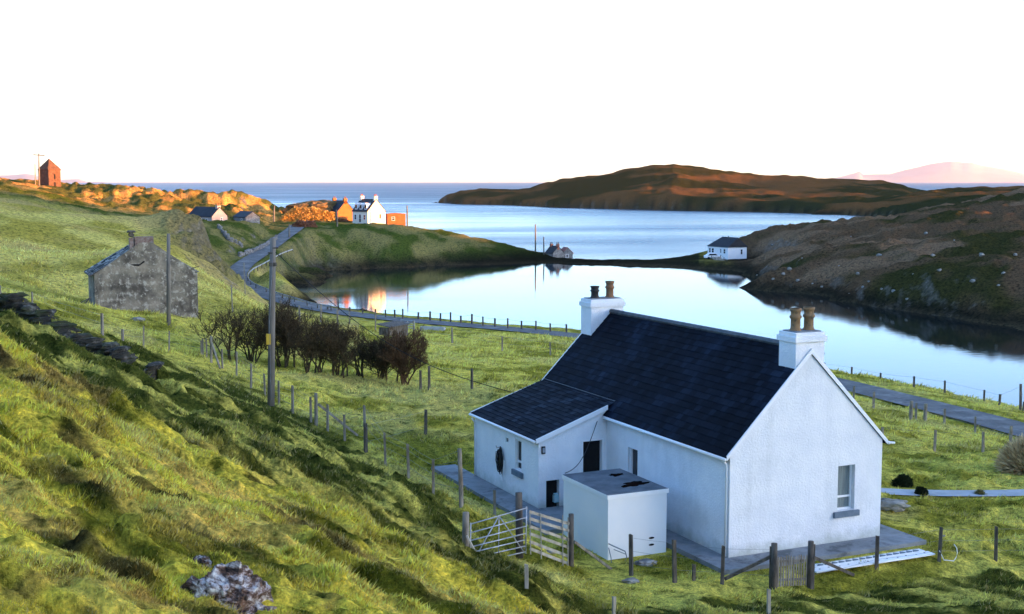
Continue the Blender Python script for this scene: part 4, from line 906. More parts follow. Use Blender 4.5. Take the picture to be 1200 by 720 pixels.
def gable_house(name, corner, rot, Wg, L, ev, rg, wall, roofm, label, cat='house', chim=(), gwin=(), fwin=(), group=None, chm=None, chw=.9, dormers=(), door=None, hip=0, potm='clay'):
    """corner: near corner; x along the gable to the right, y along the length away to the left-back"""
    root = empty(name, corner, rot, label, cat, group)
    b = MB(); b.box(0, Wg, 0, L, -1.5, ev)
    if hip: b.prism([(0, 0, ev), (Wg, 0, ev), (Wg / 2, 0, rg)], (0, .3, 0))
    else: b.prism([(0, 0, ev), (Wg, 0, ev), (Wg / 2, 0, rg)], (0, L, 0))
    b.build('wall', M[wall], root)
    b = MB(); k = (rg - ev) / (Wg / 2); o = .22; t = .12; zz = ev - k * o
    if hip:
        b.add([(-o, -o, zz), (Wg + o, -o, zz), (Wg + o, L + o, zz), (-o, L + o, zz), (Wg / 2, -o, rg + .05), (Wg / 2, L - hip, rg + .05)], [(0, 1, 4), (1, 2, 5, 4), (2, 3, 5), (3, 0, 4, 5), (0, 3, 2, 1)])
        for v_ in range(len(b.v)): b.v[v_] = (b.v[v_][0], b.v[v_][1], b.v[v_][2] + .08)
    else:
        for s in (0, 1):
            f = (lambda x: Wg - x) if s else (lambda x: x)
            b.prism([(f(-o), -o * .5, zz + .02), (f(Wg / 2), -o * .5, rg + .02), (f(Wg / 2), -o * .5, rg + .02 + t), (f(-o), -o * .5, zz + .02 + t)], (0, L + o, 0))
    rf_ = b.build('roof', M[roofm], root)
    for (yc, sz) in chim:
        b = MB(); b.box(Wg / 2 - chw / 2, Wg / 2 + chw / 2, yc - .35, yc + .35, rg - .8, rg + sz); b.box(Wg / 2 - chw / 2 - .06, Wg / 2 + chw / 2 + .06, yc - .41, yc + .41, rg + sz, rg + sz + .15)
        c = b.build('chimney', M[chm or wall], rf_)
        for s in (-.2, .2):
            q = MB(); q.lathe((Wg / 2 + s, yc, rg + sz + .13), [(.14, 0), (.11, .1), (.11, .4), (.14, .45), (.14, .5)], 8); q.build('chimney_pot', M[potm], c)
    def win(o_, u, n, s0, s1, z0, z1, mt='glass'):
        o_ = Vector(o_); u = Vector(u); n = Vector(n); m = Matrix(((u.x, n.x, 0, o_.x), (u.y, n.y, 0, o_.y), (0, 0, 1, o_.z), (0, 0, 0, 1)))
        q = MB(); q.box(s0, s1, .002, .03, z0, z1, m); w_ = q.build('door' if mt == 'reddoor' else 'window', M[mt], root)
        q = MB(); t = .09
        q.box(s0 - t, s0, .002, .06, z0 - t, z1 + t, m); q.box(s1, s1 + t, .002, .06, z0 - t, z1 + t, m); q.box(s0, s1, .002, .06, z1, z1 + t, m); q.box(s0, s1, .002, .06, z0 - t, z0, m)
        if mt != 'reddoor': q.box(s0, s1, .031, .05, (z0 + z1) / 2 - .03, (z0 + z1) / 2 + .03, m)
        q.build('frame', M['frame'], w_)
    for a in gwin: win((0, 0, 0), (1, 0, 0), (0, -1, 0), *a)
    for a in fwin: win((0, 0, 0), (0, 1, 0), (-1, 0, 0), *a)
    for (yc, wd, z0, z1) in dormers:
        b = MB(); x0 = (z0 - ev) / k - .25; x1 = (z1 - ev) / k + .35
        b.box(x0, x1, yc - wd / 2, yc + wd / 2, z0 - .5, z1); b.prism([(x0 - .1, yc - wd / 2 - .12, z1), (x0 - .1, yc + wd / 2 + .12, z1), (x0 - .1, yc, z1 + .45)], (x1 - x0 + .5, 0, 0)); dm = b.build('dormer', M['trim'], rf_)
        q = MB(); q.box(x0 - .03, x0 - .004, yc - wd / 2 + .15, yc + wd / 2 - .15, z0 + .05, z1 - .1); q.build('pane', M['glass'], dm)
    return root
def cpt(px, py, Y):
    p = atY(px, py, Y); return Vector((p[0], p[1], p[2]))
# stone ruin
ru = cpt(112, 371, 90); rz = R(23)
root = empty('ruined_barn', ru, rz, 'roofless looking grey stone barn with mossy slates and broken chimney on the hillside', 'barn')
b = MB(); WR, LR, ER, RRG = 7.15, 5.0, 2.95, 5.15
wall_panel(b, (0, 0, 0), (1, 0, 0), (0, 1, 0), WR, -1, ER, .55, [])
b.prism([(0, 0, ER), (WR, 0, ER), (WR / 2 + .45, 0, RRG), (WR / 2 - .45, 0, RRG)], (0, .55, 0))
wall_panel(b, (0, .55, 0), (0, 1, 0), (1, 0, 0), LR - .55, -1, ER, .5, []); wall_panel(b, (WR - .5, .55, 0), (0, 1, 0), (1, 0, 0), LR - .55, -1, ER, .5, [])
M['ruin'] = surf('old_render_and_stone', (.070, .060, .048), (.25, .215, .165), .8, .95, 7, .9, .06, c3=(.38, .35, .29), s3=2.4, lo=.38, hi=.62)
b.build('wall', M['ruin'], root)
rnd = random.Random(5); b = MB()
for k in range(46):   # coping and loose stones on the wall heads
    t = k / 45; x = t * WR; z = ER + (RRG - ER) * (1 - abs(x - WR / 2) / (WR / 2)) if abs(x - WR / 2) > .45 else RRG
    if .47 < t < .53: continue
    b.stone((x, .25 + rnd.uniform(-.12, .12), z + .02), .16, .2, .07, k)
b.build('coping', M['stone_w'], root)
b = MB(); b.box(WR / 2 - .75, WR / 2 + .55, .02, .75, RRG - .6, RRG + .42); b.box(WR / 2 - 1.1, WR / 2 - .8, .1, .6, RRG - .8, RRG + .35)
ch = b.build('chimney', surf('old_brickwork', (.13, .075, .06), (.24, .19, .17), 4, .95, 12, .7, .03), root)
b = MB(); b.stone((WR / 2 - .95, .35, RRG + .55), .22, .2, .18, 6); b.stone((WR / 2 - .95, .35, RRG + .78), .36, .25, .10, 8); b.build('cap_stone', M['wooddk'], ch)
slates('slate_slope', (-.25, .1, ER - .05), (0, 1, 0), (WR / 2 + .25, 0, RRG - ER + .05), LR, 4.35, slate_mat('lichen_slate', (.008, .007, .006), (.50, .47, .42), .05, .95), root, seed=21, sw=.34, sh=.26)
b = MB(); b.prism([(-.3, .08, ER - .14), (WR / 2, .08, RRG - .12), (WR / 2, .08, RRG - .04), (-.3, .08, ER - .06)], (0, LR, 0)); b.build('roof_boards', M['wooddk'], root)
b = MB(); b.prism([(WR + .1, .6, ER - .02), (WR / 2, .6, RRG - .06), (WR / 2, .6, RRG + .0), (WR + .1, .6, ER + .05)], (0, LR - .6, 0)); b.beam((WR - .4, .3, ER + .25), (WR + .15, -.1, ER + .42), .06, .05); b.beam((WR / 2 + 1.1, .1, RRG - .85), (WR / 2 + 2.1, .0, RRG - 1.3), .08, .06); b.build('rafter', M['wooddk'], root)
b = MB(); b.prism([(2.45, -.004, 3.62), (2.75, -.004, 3.50), (3.05, -.004, 3.48), (3.5, -.004, 3.78), (3.4, -.004, 3.86), (3.1, -.004, 3.62), (2.8, -.004, 3.63)], (0, -.015, 0)); b.build('crack', M['dark'], root)
b = MB(); rnd = random.Random(8)
for k in range(7): b.beam((-.2 - rnd.uniform(0, .3), -.2, 1.4 - k * .1), (-1.2 - rnd.uniform(0, 1.8), -.5 + rnd.uniform(-.5, .5), .05 + .05 * k), .12, .04)
pl = b.build('timber_pile', M['wooddk']); pl.location = ru; pl.rotation_euler = (0, 0, rz); tag(pl, 'dark planks leaning against the left wall of the stone barn', 'planks')
# village
gable_house('village_house', cpt(431, 261.5, 325), R(41), 5.4, 6.9, 3.0, 5.9, 'cream', 'droof', 'white two storey village house with dormers and red topped chimneys above the lagoon', chim=((.4, .7), (6.5, .7)), chm='cream', potm='redb',
            gwin=((3.5, 4.2, 1.0, 2.2, 'reddoor'), (1.0, 1.3, .6, .9)), fwin=((1.0, 1.8, .8, 2.0), (5.1, 5.9, .8, 2.0), (3.0, 3.8, .1, 2.1)), dormers=((1.3, 1.1, 3.5, 4.6), (3.4, 1.1, 3.5, 4.6), (5.5, 1.1, 3.5, 4.6)))
gable_house('village_house', cpt(396, 264, 342), R(38), 5.0, 6.4, 3.7, 6.4, 'tan', 'droof', 'ochre gabled house with dark roof left of the white village house', chim=((.35, .5), (6.0, .5)), fwin=((1.2, 1.9, .9, 2.0), (4.4, 5.1, .9, 2.0)))
gable_house('long_cottage', cpt(248.5, 264.5, 282), R(50), 4.2, 8.6, 2.0, 3.9, 'pink', 'droof', 'long low cottage with dark roof and pale gable behind the rocky knoll', chim=((.5, .3),), gwin=((2.4, 2.8, .9, 1.6),), fwin=((1.5, 2.1, .6, 1.4), (3.6, 4.2, .6, 1.4), (5.8, 6.4, .6, 1.4)))
gable_house('byre', cpt(288, 263, 296), R(35), 3.5, 7.0, 1.6, 2.8, 'stone_w', 'droof', 'low dark byre beyond the long cottage', 'byre', fwin=((2, 2.6, .5, 1.2),))
gable_house('rusty_shed', cpt(454, 261, 334), R(14), 4.8, 3.0, 2.1, 2.3, 'rust', 'rust', 'orange rusty box shed right of the white village house', 'shed', gwin=((1.2, 1.9, .6, 1.4),))
gable_house('slipway_house', cpt(648, 303, 316), R(32), 3.2, 3.4, 1.3, 2.9, 'stone_w', 'droof', 'small dark roofed house with orange chimneys on the point', chim=((.3, .35), (3.1, .3)), chm='redb', chw=.55)
gable_house('slipway_shed', cpt(659, 303.5, 318), R(20), 2.8, 2.6, 1.4, 2.7, 'stone_w', 'rroof', 'red roofed shed joined to the small house on the point', 'shed', gwin=((1.0, 1.6, .3, 1.0),))
gable_house('shore_cottage', cpt(853, 301.5, 303), R(27), 5.5, 8.2, 2.35, 4.45, 'harl2', 'droof', 'small white cottage with dark hipped roof across the lagoon', chim=(), hip=2.2,
            gwin=((3.7, 4.2, .6, 1.7),), fwin=((1.0, 1.7, .8, 1.8), (2.6, 3.0, .9, 1.8), (5.6, 6.4, .8, 1.8), (6.9, 7.5, .8, 1.8)))
pc = cpt(853.6, 286, 307); b = MB(); b.tube([pc, pc + Vector((0, 0, 1.9))], .12, 7); tag(b.build('stove_pipe', M['wooddk']), 'dark stove pipe on the roof of the white shore cottage', 'pipe')
# tower
T0 = cpt(58.5, 221, 328); root = empty('stone_tower', T0, R(60), 'square stone tower with pyramid roof on the left skyline', 'tower')
b = MB(); s = 1.9; b.box(-s, s, -s, s, -2, 4.6); b.box(-s - .1, s + .1, -s - .1, s + .1, 4.6, 4.85)
b.build('wall', M['tower'], root)
b = MB(); b.add([(-s - .1, -s - .1, 4.85), (s + .1, -s - .1, 4.85), (s + .1, s + .1, 4.85), (-s - .1, s + .1, 4.85), (0, 0, 7.6)], [(0, 1, 4), (1, 2, 4), (2, 3, 4), (3, 0, 4), (0, 3, 2, 1)])
b.build('roof', M['tower'], root)
for (x, y) in ((s * .8, -s * .8), (s * .8, s * .8), (-s * .8, -s * .8)):
    b = MB(); b.lathe((x, y, 4.85), [(.38, 0), (.36, .35), (.0, .85)], 4); b.build('pinnacle', M['tower'], root)
b = MB(); b.box(-.25, .25, -s - .03, -s - .004, 2.4, 3.6); b.box(-.25, .25, -s - .03, -s - .004, 0, 1.6); b.build('slit_window', M['dark'], root)
b = MB(); b.tube([(0, 0, 0), (.1, 0, 5.6)], .12, 6); q = b.build('mast', M['wood']); q.location = cpt(41.5, 219, 326); q.location.z = H1(q.location.x, q.location.y) - .2; tag(q, 'thin pale mast left of the tower pole', 'mast')
# small white car
def car(loc, rot):
    root = empty('parked_car', loc, rot, 'small white car parked on the shore below the white cottage', 'car')
    pts = [(-1.9, .35), (1.9, .35), (1.95, .75), (1.2, .9), (.55, 1.4), (-1.0, 1.42), (-1.6, .98), (-1.95, .9)]
    b = MB(); b.prism([(x, -.8, z) for x, z in pts], (0, 1.6, 0)); body = b.build('body', M['trim'], root, bevel=.06)
    b = MB()
    for y in (-.812, .802): b.prism([(-1.3, y, .95), (1.0, y, .95), (.5, y, 1.32), (-.95, y, 1.34)], (0, .01, 0))
    b.build('side_window', M['glass'], root)
    for x in (-1.2, 1.2):
        for y in (-.82, .64):
            b = MB(); b.tube([(x, y, .31), (x, y + .18, .31)], .31, 14); wh = b.build('wheel', M['black'], root)
    return root
cp_ = cpt(835, 309.5, 299); cp_.z = H1(cp_.x, cp_.y); car(cp_, R(8))
# little jetty
jp = cpt(841, 314, 291); root = empty('landing_stage', (jp.x, jp.y, .3), R(5), 'small timber landing stage at the lagoon edge below the shore cottage', 'jetty')
b = MB()
for k in range(9): b.box(0, 2.3, k * .8, k * .8 + .66, .75 + k * .12, .83 + k * .12)
b.build('deck', M['wood2'], root)
for x in (.1, 2.2):
    for y in (.2, 3, 6.2): b = MB(); b.tube([(x, y, -1.2), (x, y, 1.5 + y * .12)], .08, 6); b.build('pile', M['wooddk'], root)
b = MB(); b.beam((.1, .2, 1.45), (.1, 6.2, 2.2), .06, .06); b.beam((2.2, .2, 1.45), (2.2, 6.2, 2.2), .06, .06); b.build('handrail', M['wood2'], root)
# crash barrier on the bend
bp = [hit(x, y) for x, y in [(345,296),(330,302),(312,312),(296,321),(291,327),(292,333),(300,339),(312,344),(325,349),(345,355),(360,360),(372,363),(388,365)]]
bp = dense(np.array(bp), 2.0)[1:]; o = Vector(bp[0]); root = empty('crash_barrier', o, 0, 'pale curved roadside barrier on the inside of the bend', 'barrier')
b = MB()
for i in range(len(bp) - 1):
    p, q = Vector(bp[i]) - o, Vector(bp[i + 1]) - o; b.beam(p + Vector((0, 0, .72)), q + Vector((0, 0, .72)), .06, .2)
b.build('rail', surf('pale_rail', (.28, .28, .28), (.42, .42, .42), 2, .5, 20, .1), root)
for i in range(0, len(bp), 2):
    b = MB(); p = Vector(bp[i]) - o; b.box(p.x - .07, p.x + .07, p.y - .07, p.y + .07, p.z - .4, p.z + .8); b.build('barrier_post', M['wooddk'], root)
# field trough and small gate beyond the shrubs
t0 = Vector(hit(456, 395)); t1 = Vector(hit(478, 397)); b = MB(); d = t1 - t0; root = empty('feed_shelter', t0, math.atan2(d.y, d.x), 'low dark sheep shelter in the field behind the last shrub', 'shelter')
L = d.length; b.box(0, L, 0, .12, -.2, .8); b.box(0, .12, .12, 1.1, -.2, .8); b.box(L - .12, L, .12, 1.1, -.2, .8); b.build('wall', M['wooddk'], root); b = MB(); b.prism([(-.1, -.2, .82), (-.1, 1.3, 1.05), (-.1, 1.3, 1.11), (-.1, -.2, .88)], (L + .2, 0, 0)); b.build('roof', M['wooddk'], root)
for lab, (x0, y0, x1, y1) in {'pale metal hurdle standing by the shore road in the field': (470, 385, 486, 386), 'long pale water trough by the field fence': (492, 387, 520, 388.5)}.items():
    p = Vector(hit(x0, y0)); q = Vector(hit(x1, y1)); d = q - p; root = empty('sheep_hurdle' if 'hurdle' in lab else 'water_trough', p, math.atan2(d.y, d.x), lab, 'hurdle' if 'hurdle' in lab else 'trough'); b = MB()
    if 'hurdle' in lab:
        for z in (.15, .45, .75, 1.05): b.tube([(0, 0, z), (d.length, 0, z)], .04, 5)
        for x in (0, d.length / 2, d.length): b.tube([(x, 0, -.2), (x, 0, 1.1)], .04, 5)
        b.build('rails', M['galv'], root)
    else:
        b.box(0, d.length, 0, .1, 0, .4); b.box(0, d.length, .6, .7, 0, .4); b.box(0, .1, .1, .6, 0, .4); b.box(d.length - .1, d.length, .1, .6, 0, .4); b.box(.1, d.length - .1, .1, .6, 0, .1); b.build('tank', M['path'], root)
# distant mountains
def mountain(name, prof, Y, label):
    vs = []; fs = []; n = len(prof); rows = [(0, 0), (.08, .35), (.2, .62), (.35, .85), (.5, 1.0), (.7, .8), (1, -.05)]; DY = Y * .25
    rnd = random.Random(int(Y))
    for j, (ty, tz) in enumerate(rows):
        for i, (px, py) in enumerate(prof):
            yy = Y + DY * ty; top = HC + (213 - py) * (Y + DY * .5) / F
            x = (px - 600) / F * yy * CP * 1.0 ; jz = rnd.uniform(-.015, .015) * (j not in (0, 4, 6))
            x = (px - 600) / F * yy
            vs.append((x, yy, -30 if tz <= 0 else max(-20, top * (tz + jz))))
    for j in range(len(rows) - 1):
        for i in range(n - 1): a = j * n + i; fs.append((a, a + 1, a + n + 1, a + n))
    me = bpy.data.meshes.new(name); me.from_pydata(vs, [], fs); me.polygons.foreach_set('use_smooth', [True] * len(fs)); me.materials.append(M['mount']); o = bpy.data.objects.new(name, me); COL.objects.link(o); o['kind'] = 'structure'; return o
M['mount'] = surf('far_haze_pink', (.36, .29, .28), (.42, .34, .32), .002, .95, .01, 0)  # pale pink tint puts distance haze into the slope colour
def subd(prof, k=6, amp=.5, seed=1):
    rnd = random.Random(seed); out = []
    for (x0, y0), (x1, y1) in zip(prof[:-1], prof[1:]):
        for i in range(k): t = i / k; out.append((x0 + (x1 - x0) * t, y0 + (y1 - y0) * t + (rnd.uniform(-amp, amp) if i else 0)))
    return out + [prof[-1]]
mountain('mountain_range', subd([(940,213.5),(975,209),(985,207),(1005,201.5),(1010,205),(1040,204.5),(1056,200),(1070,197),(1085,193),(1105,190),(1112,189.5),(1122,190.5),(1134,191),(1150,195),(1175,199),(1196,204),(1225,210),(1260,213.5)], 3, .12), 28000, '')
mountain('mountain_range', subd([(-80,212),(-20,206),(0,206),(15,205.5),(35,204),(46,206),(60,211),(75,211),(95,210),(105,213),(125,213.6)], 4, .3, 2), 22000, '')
# ------------------------------------------------------------------ vegetation and rocks
GZ = gz.reshape(nr_, nt_); GC = zc.reshape(nr_, nt_, 4)
def samp(x, y, A=GZ):
    r = np.hypot(x, y); t = np.arctan2(x, y)
    i = np.clip(np.searchsorted(RR, r) - 1, 0, nr_ - 2); j = np.clip(np.searchsorted(TH, t) - 1, 0, nt_ - 2)
    fr = np.clip((r - RR[i]) / (RR[i + 1] - RR[i]), 0, 1); ft = np.clip((t - TH[j]) / (TH[j + 1] - TH[j]), 0, 1)
    if A.ndim == 3: fr = fr[:, None]; ft = ft[:, None]
    return (A[i, j] * (1 - ft) + A[i, j + 1] * ft) * (1 - fr) + (A[i + 1, j] * (1 - ft) + A[i + 1, j + 1] * ft) * fr
def clear_mask(x, y):
    a, b_ = hloc(x, y)
    ok = ~((a > -.9) & (a < 6.95) & (b_ > -1.12) & (b_ < 14)); ok &= ~((a > -3.85) & (a < .1) & (b_ > 5.0) & (b_ < 15.7)); ok &= ~((a > -3.2) & (a < -.8) & (b_ > 1.9) & (b_ < 5.1))
    d, _ = near_poly(x, y, PATHP[::2], 2); ok &= d > .55
    d, _ = near_poly(x, y, RDc, 4); ok &= d > 2.1
    return ok
def grass_mat():
    m, nt, b = new_mat('grass_blades'); at = NN(nt, 'ShaderNodeAttribute', attribute_name='tint')
    nt.links.new(at.outputs['Color'], b.inputs['Base Color']); b.inputs['Roughness'].default_value = .75; b.inputs['Specular IOR Level'].default_value = 0.02
    tr = nt.nodes.new('ShaderNodeBsdfTranslucent'); nt.links.new(at.outputs['Color'], tr.inputs[0]); mx = nt.nodes.new('ShaderNodeMixShader'); mx.inputs[0].default_value = .3
    nt.links.new(b.outputs[0], mx.inputs[1]); nt.links.new(tr.outputs[0], mx.inputs[2]); nt.links.new(mx.outputs[0], nt.nodes['Material Output'].inputs[0]); return m
M['grass'] = grass_mat()
def blades(name, n, r0, r1, hs, tr=(-24.5, 24.5), power=1.0, clump=.42, label='', seed=3):
    g = np.random.default_rng(seed)
    t = np.radians(g.uniform(*tr, n)); r = r0 * (r1 / r0) ** (g.uniform(0, 1, n) ** power)
    x = r * np.sin(t); y = r * np.cos(t)
    c = np.where(r < 22, fbm(x / .5, y / .35, 201, 3), fbm(x / 1.1, y / .8, 202, 3))
    keep = c > (clump - .14 + g.uniform(0, .2, n)); x, y, r, c = x[keep], y[keep], r[keep], c[keep]
    ok = clear_mask(x, y); x, y, r, c = x[ok], y[ok], r[ok], c[ok]; z = samp(x, y)
    ok = z > .9; x, y, r, c, z = x[ok], y[ok], r[ok], c[ok], z[ok]
    n = len(x); h = hs * r ** .75 * g.uniform(.45, 1.25, n) * (.55 + 1.3 * np.clip(c - clump, 0, .35) / .3)
    w_ = h * g.uniform(.09, .17, n); a = g.uniform(0, 2 * np.pi, n); wx, wy = np.cos(a) * w_, np.sin(a) * w_
    lx = h * (g.normal(0, .45, n) + .25); ly = h * (g.normal(0, .45, n) - .12)
    v = np.empty((n, 3, 3)); v[:, 0] = np.stack([x - wx, y - wy, z - .01], -1); v[:, 1] = np.stack([x + wx, y + wy, z - .01], -1); v[:, 2] = np.stack([x + lx, y + ly, z + h * g.uniform(.6, 1, n)], -1)
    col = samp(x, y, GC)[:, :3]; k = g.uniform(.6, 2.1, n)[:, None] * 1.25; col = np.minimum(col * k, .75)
    s = (g.uniform(0, 1, n) < .16 + .25 * (fbm(x / 3, y / 3, 203, 3) > .56))[:, None]; col = np.where(s, col * .35 + np.array([[.30, .255, .11]]) * g.uniform(.6, 1.15, n)[:, None], col)
    C = np.ones((n, 3, 4)); C[:, :, :3] = col[:, None]
    me = bpy.data.meshes.new(name); me.vertices.add(3 * n); me.vertices.foreach_set('co', v.astype(np.float32).ravel())
    me.loops.add(3 * n); me.loops.foreach_set('vertex_index', np.arange(3 * n, dtype=np.int32)); me.polygons.add(n); me.polygons.foreach_set('loop_start', np.arange(0, 3 * n, 3, dtype=np.int32)); me.update(calc_edges=True)
    q = me.color_attributes.new('tint', 'FLOAT_COLOR', 'POINT'); q.data.foreach_set('color', C.astype(np.float32).ravel()); me.materials.append(M['grass'])
    o = bpy.data.objects.new(name, me); COL.objects.link(o); return tag(o, label, 'grass', kind='stuff')
blades('hillside_grass', 820000, 6.5, 34, .0066, power=.85, label='short tussocky yellow green grass on the near slope', seed=3)
blades('field_grass', 420000, 30, 150, .0058, power=1.0, label='rough green grass tufts across the cottage fields', seed=4)
# ---- bare shrubs
M['twig'] = surf('bare_twigs', (.034, .023, .010), (.085, .057, .026), 2, .95, 10, 0)
M['twigred'] = surf('reddish_twigs', (.05, .026, .010), (.11, .06, .028), 2, .95, 10, 0)
def bare_shrub(px, py, tp, hw_px, label, seed, dens=1.0, mat='twig', Y=None, group='bare shrubs in a row across the field'):
    g = Vector(hit(px, py)) if Y is None else Vector(atY(px, py, Y)); H_ = (atY(px, tp, g.y)[2] - g.z) * 1.08; Wm = hw_px / F * g.y * 1.3
    rnd = random.Random(seed); root = empty('bare_shrub', g, 0, label, 'shrub', group); tr = MB(); cr = MB()
    def grow(p, d, L, r, lev):
        n = 3; pts = [p]
        for i in range(n):
            d = (d + Vector((rnd.gauss(0, .16), rnd.gauss(0, .16), rnd.gauss(.05, .10)))).normalized(); pts.append(pts[-1] + d * L / n)
        (tr if lev == 0 else cr).tube(pts, [r * (1 - .45 * i / n) for i in range(n + 1)], 5 if lev == 0 else 3, False)
        if lev < 4:
            m = [5, 5, 5, 4][lev]
            for k in range(int(m * dens + rnd.random())):
                q = pts[rnd.choice((1, 2, 3, 3))] ; e = (d + Vector((rnd.gauss(0, .55), rnd.gauss(0, .55), rnd.gauss(.12, .35)))).normalized()
                c = q - g
                if abs(c.x) > Wm * 1.05 or c.z > H_ * 1.0: e = (e + Vector((-c.x / Wm * .9, 0, -.6 if c.z > H_ else 0))).normalized()
                grow(q, e, L * rnd.uniform(.5, .72), max(r * .55, .011), lev + 1)
    ns = max(4, int(9 * dens))
    for k in range(ns):
        a = rnd.uniform(0, 6.28); sp = rnd.uniform(.1, .5); b0 = g + Vector((rnd.uniform(-.35, .35) * Wm, rnd.uniform(-.35, .35) * Wm, -.1))
        grow(b0, Vector((math.cos(a) * sp * Wm / max(H_, .5) * 1.6, math.sin(a) * sp, 1)).normalized(), H_ * rnd.uniform(.36, .46), .06, 0)
    for mb in (tr, cr): mb.v = [tuple(Vector(v) - g) for v in mb.v]
    tr.build('trunk', M[mat], root, recalc=False); cr.build('crown', M[mat], root, recalc=False); return root
SH = [(269, 421, 357, 30, 'sparse open bare shrub at the left end of the row', .82, 'twig'), (296, 424, 362, 14, 'thin bare shrub just left of the tall pole', .8, 'twig'), (335, 428, 357, 24, 'tallest dense dark shrub just right of the tall pole', 1.12, 'twig'),
      (367, 437, 371, 20, 'dark bare shrub third from the tall pole on a leaning stem', 1.0, 'twig'), (397, 441, 377, 20, 'bushy bare shrub in the middle of the row', 1.0, 'twig'), (423, 441, 388, 14, 'low open shrub in the gap of the row', .72, 'twig'),
      (446, 446, 387, 20, 'dense dark shrub second from the right end of the row', 1.1, 'twig'), (473, 450, 386, 19, 'dense reddish brown shrub at the right end of the row', 1.1, 'twigred')]
for i, (a, b_, c, d, l, dn, mt) in enumerate(SH): bare_shrub(a, b_, c, d, l, 40 + i, dn, mt)
# ---- leafy clumps
def clump(name, loc, rx, ry, rz_, n, leaf, c1, c2, label, cat, seed=1, up=.0, group=None):
    g = np.random.default_rng(seed); d = g.normal(0, 1, (n, 3)); d /= np.linalg.norm(d, axis=1)[:, None]; d[:, 2] = np.abs(d[:, 2])
    lump = 1 + .28 * (fbm(d[:, 0] * 2 + 5, d[:, 1] * 2 + d[:, 2] * 2, 300 + seed, 3) - .5) * 2
    p = d * (g.uniform(.5, 1, n) ** .5 * lump)[:, None] * np.array([[rx, ry, rz_]])
    a = g.normal(0, 1, (n, 3)); a[:, 2] *= .5; a += d * up * np.array([[1, 1, 2.0]]); a /= np.linalg.norm(a, axis=1)[:, None]; b_ = np.cross(a, g.normal(0, 1, (n, 3))); b_ /= np.linalg.norm(b_, axis=1)[:, None]
    L = leaf * g.uniform(.6, 1.3, n)[:, None]; k = .12 if up else .42
    v = np.stack([p - b_ * L * k, p + b_ * L * k, p + a * L], 1).reshape(-1, 3)
    me = bpy.data.meshes.new(name); me.vertices.add(3 * n); me.vertices.foreach_set('co', v.astype(np.float32).ravel()); me.loops.add(3 * n); me.loops.foreach_set('vertex_index', np.arange(3 * n, dtype=np.int32)); me.polygons.add(n); me.polygons.foreach_set('loop_start', np.arange(0, 3 * n, 3, dtype=np.int32)); me.update(calc_edges=True)
    C = np.ones((n, 3, 4)); t = g.uniform(0, 1, n)[:, None]; C[:, :, :3] = (np.array([c1]) * (1 - t) + np.array([c2]) * t)[:, None]
    q = me.color_attributes.new('tint', 'FLOAT_COLOR', 'POINT'); q.data.foreach_set('color', C.astype(np.float32).ravel()); me.materials.append(M['grass'])
    o = bpy.data.objects.new(name, me); COL.objects.link(o); o.location = loc; return tag(o, label, cat, group)
p = hit(1194, 553); clump('straw_tussock', (p[0] + .65, p[1], p[2] - .1), 1.0, .9, 1.1, 9000, .7, (.80, .62, .34), (.38, .26, .14), 'big straw coloured grass tussock at the right edge of the lawn', 'tussock', 3, up=1.6)
p = hit(1057, 570); clump('dark_shrub', (p[0], p[1], p[2] - .05), .42, .35, .42, 2500, .10, (.015, .022, .010), (.03, .04, .016), 'small dark shrub just above the garden path near the gable', 'shrub', 4)
p = hit(1080, 581); clump('dark_shrub', (p[0], p[1], p[2] - .05), .28, .28, .42, 2200, .09, (.015, .022, .010), (.03, .035, .016), 'small round dark shrub covering the near edge of the garden path', 'shrub', 5)
p = hit(1148, 581); clump('grass_tuft', (p[0], p[1], p[2] - .03), .16, .14, .2, 500, .16, (.30, .26, .10), (.08, .08, .03), 'pale grass tuft on the near edge of the garden path', 'tuft', 6, up=1.5)
for px_, py_, Y_, rx, rz_, c1, c2, lb, sd in ((352, 277, 300, 1.7, 1.6, (.22, .09, .05), (.30, .14, .08), 'round rust coloured bush by the village road, left of its twin', 7), (363.5, 277, 301, 1.6, 1.5, (.26, .11, .06), (.36, .17, .10), 'round rust coloured bush by the village road, right of its twin', 8),
        (361, 258, 328, 6.8, 3.1, (.50, .30, .07), (.60, .38, .12), 'wide golden hedge beside the ochre house', 9), (400, 262, 333, 2.2, 1.2, (.30, .12, .06), (.4, .2, .1), 'rust coloured hedge below the ochre gable', 10)):
    p = atY(px_, py_, Y_); clump('bush', (p[0], p[1], H1(p[0], p[1]) - .1 if sd < 9 else p[2]), rx, 1.4, rz_, 2600 if sd != 9 else 9000, .32 if sd != 9 else .5, c1, c2, lb, 'bush', sd)
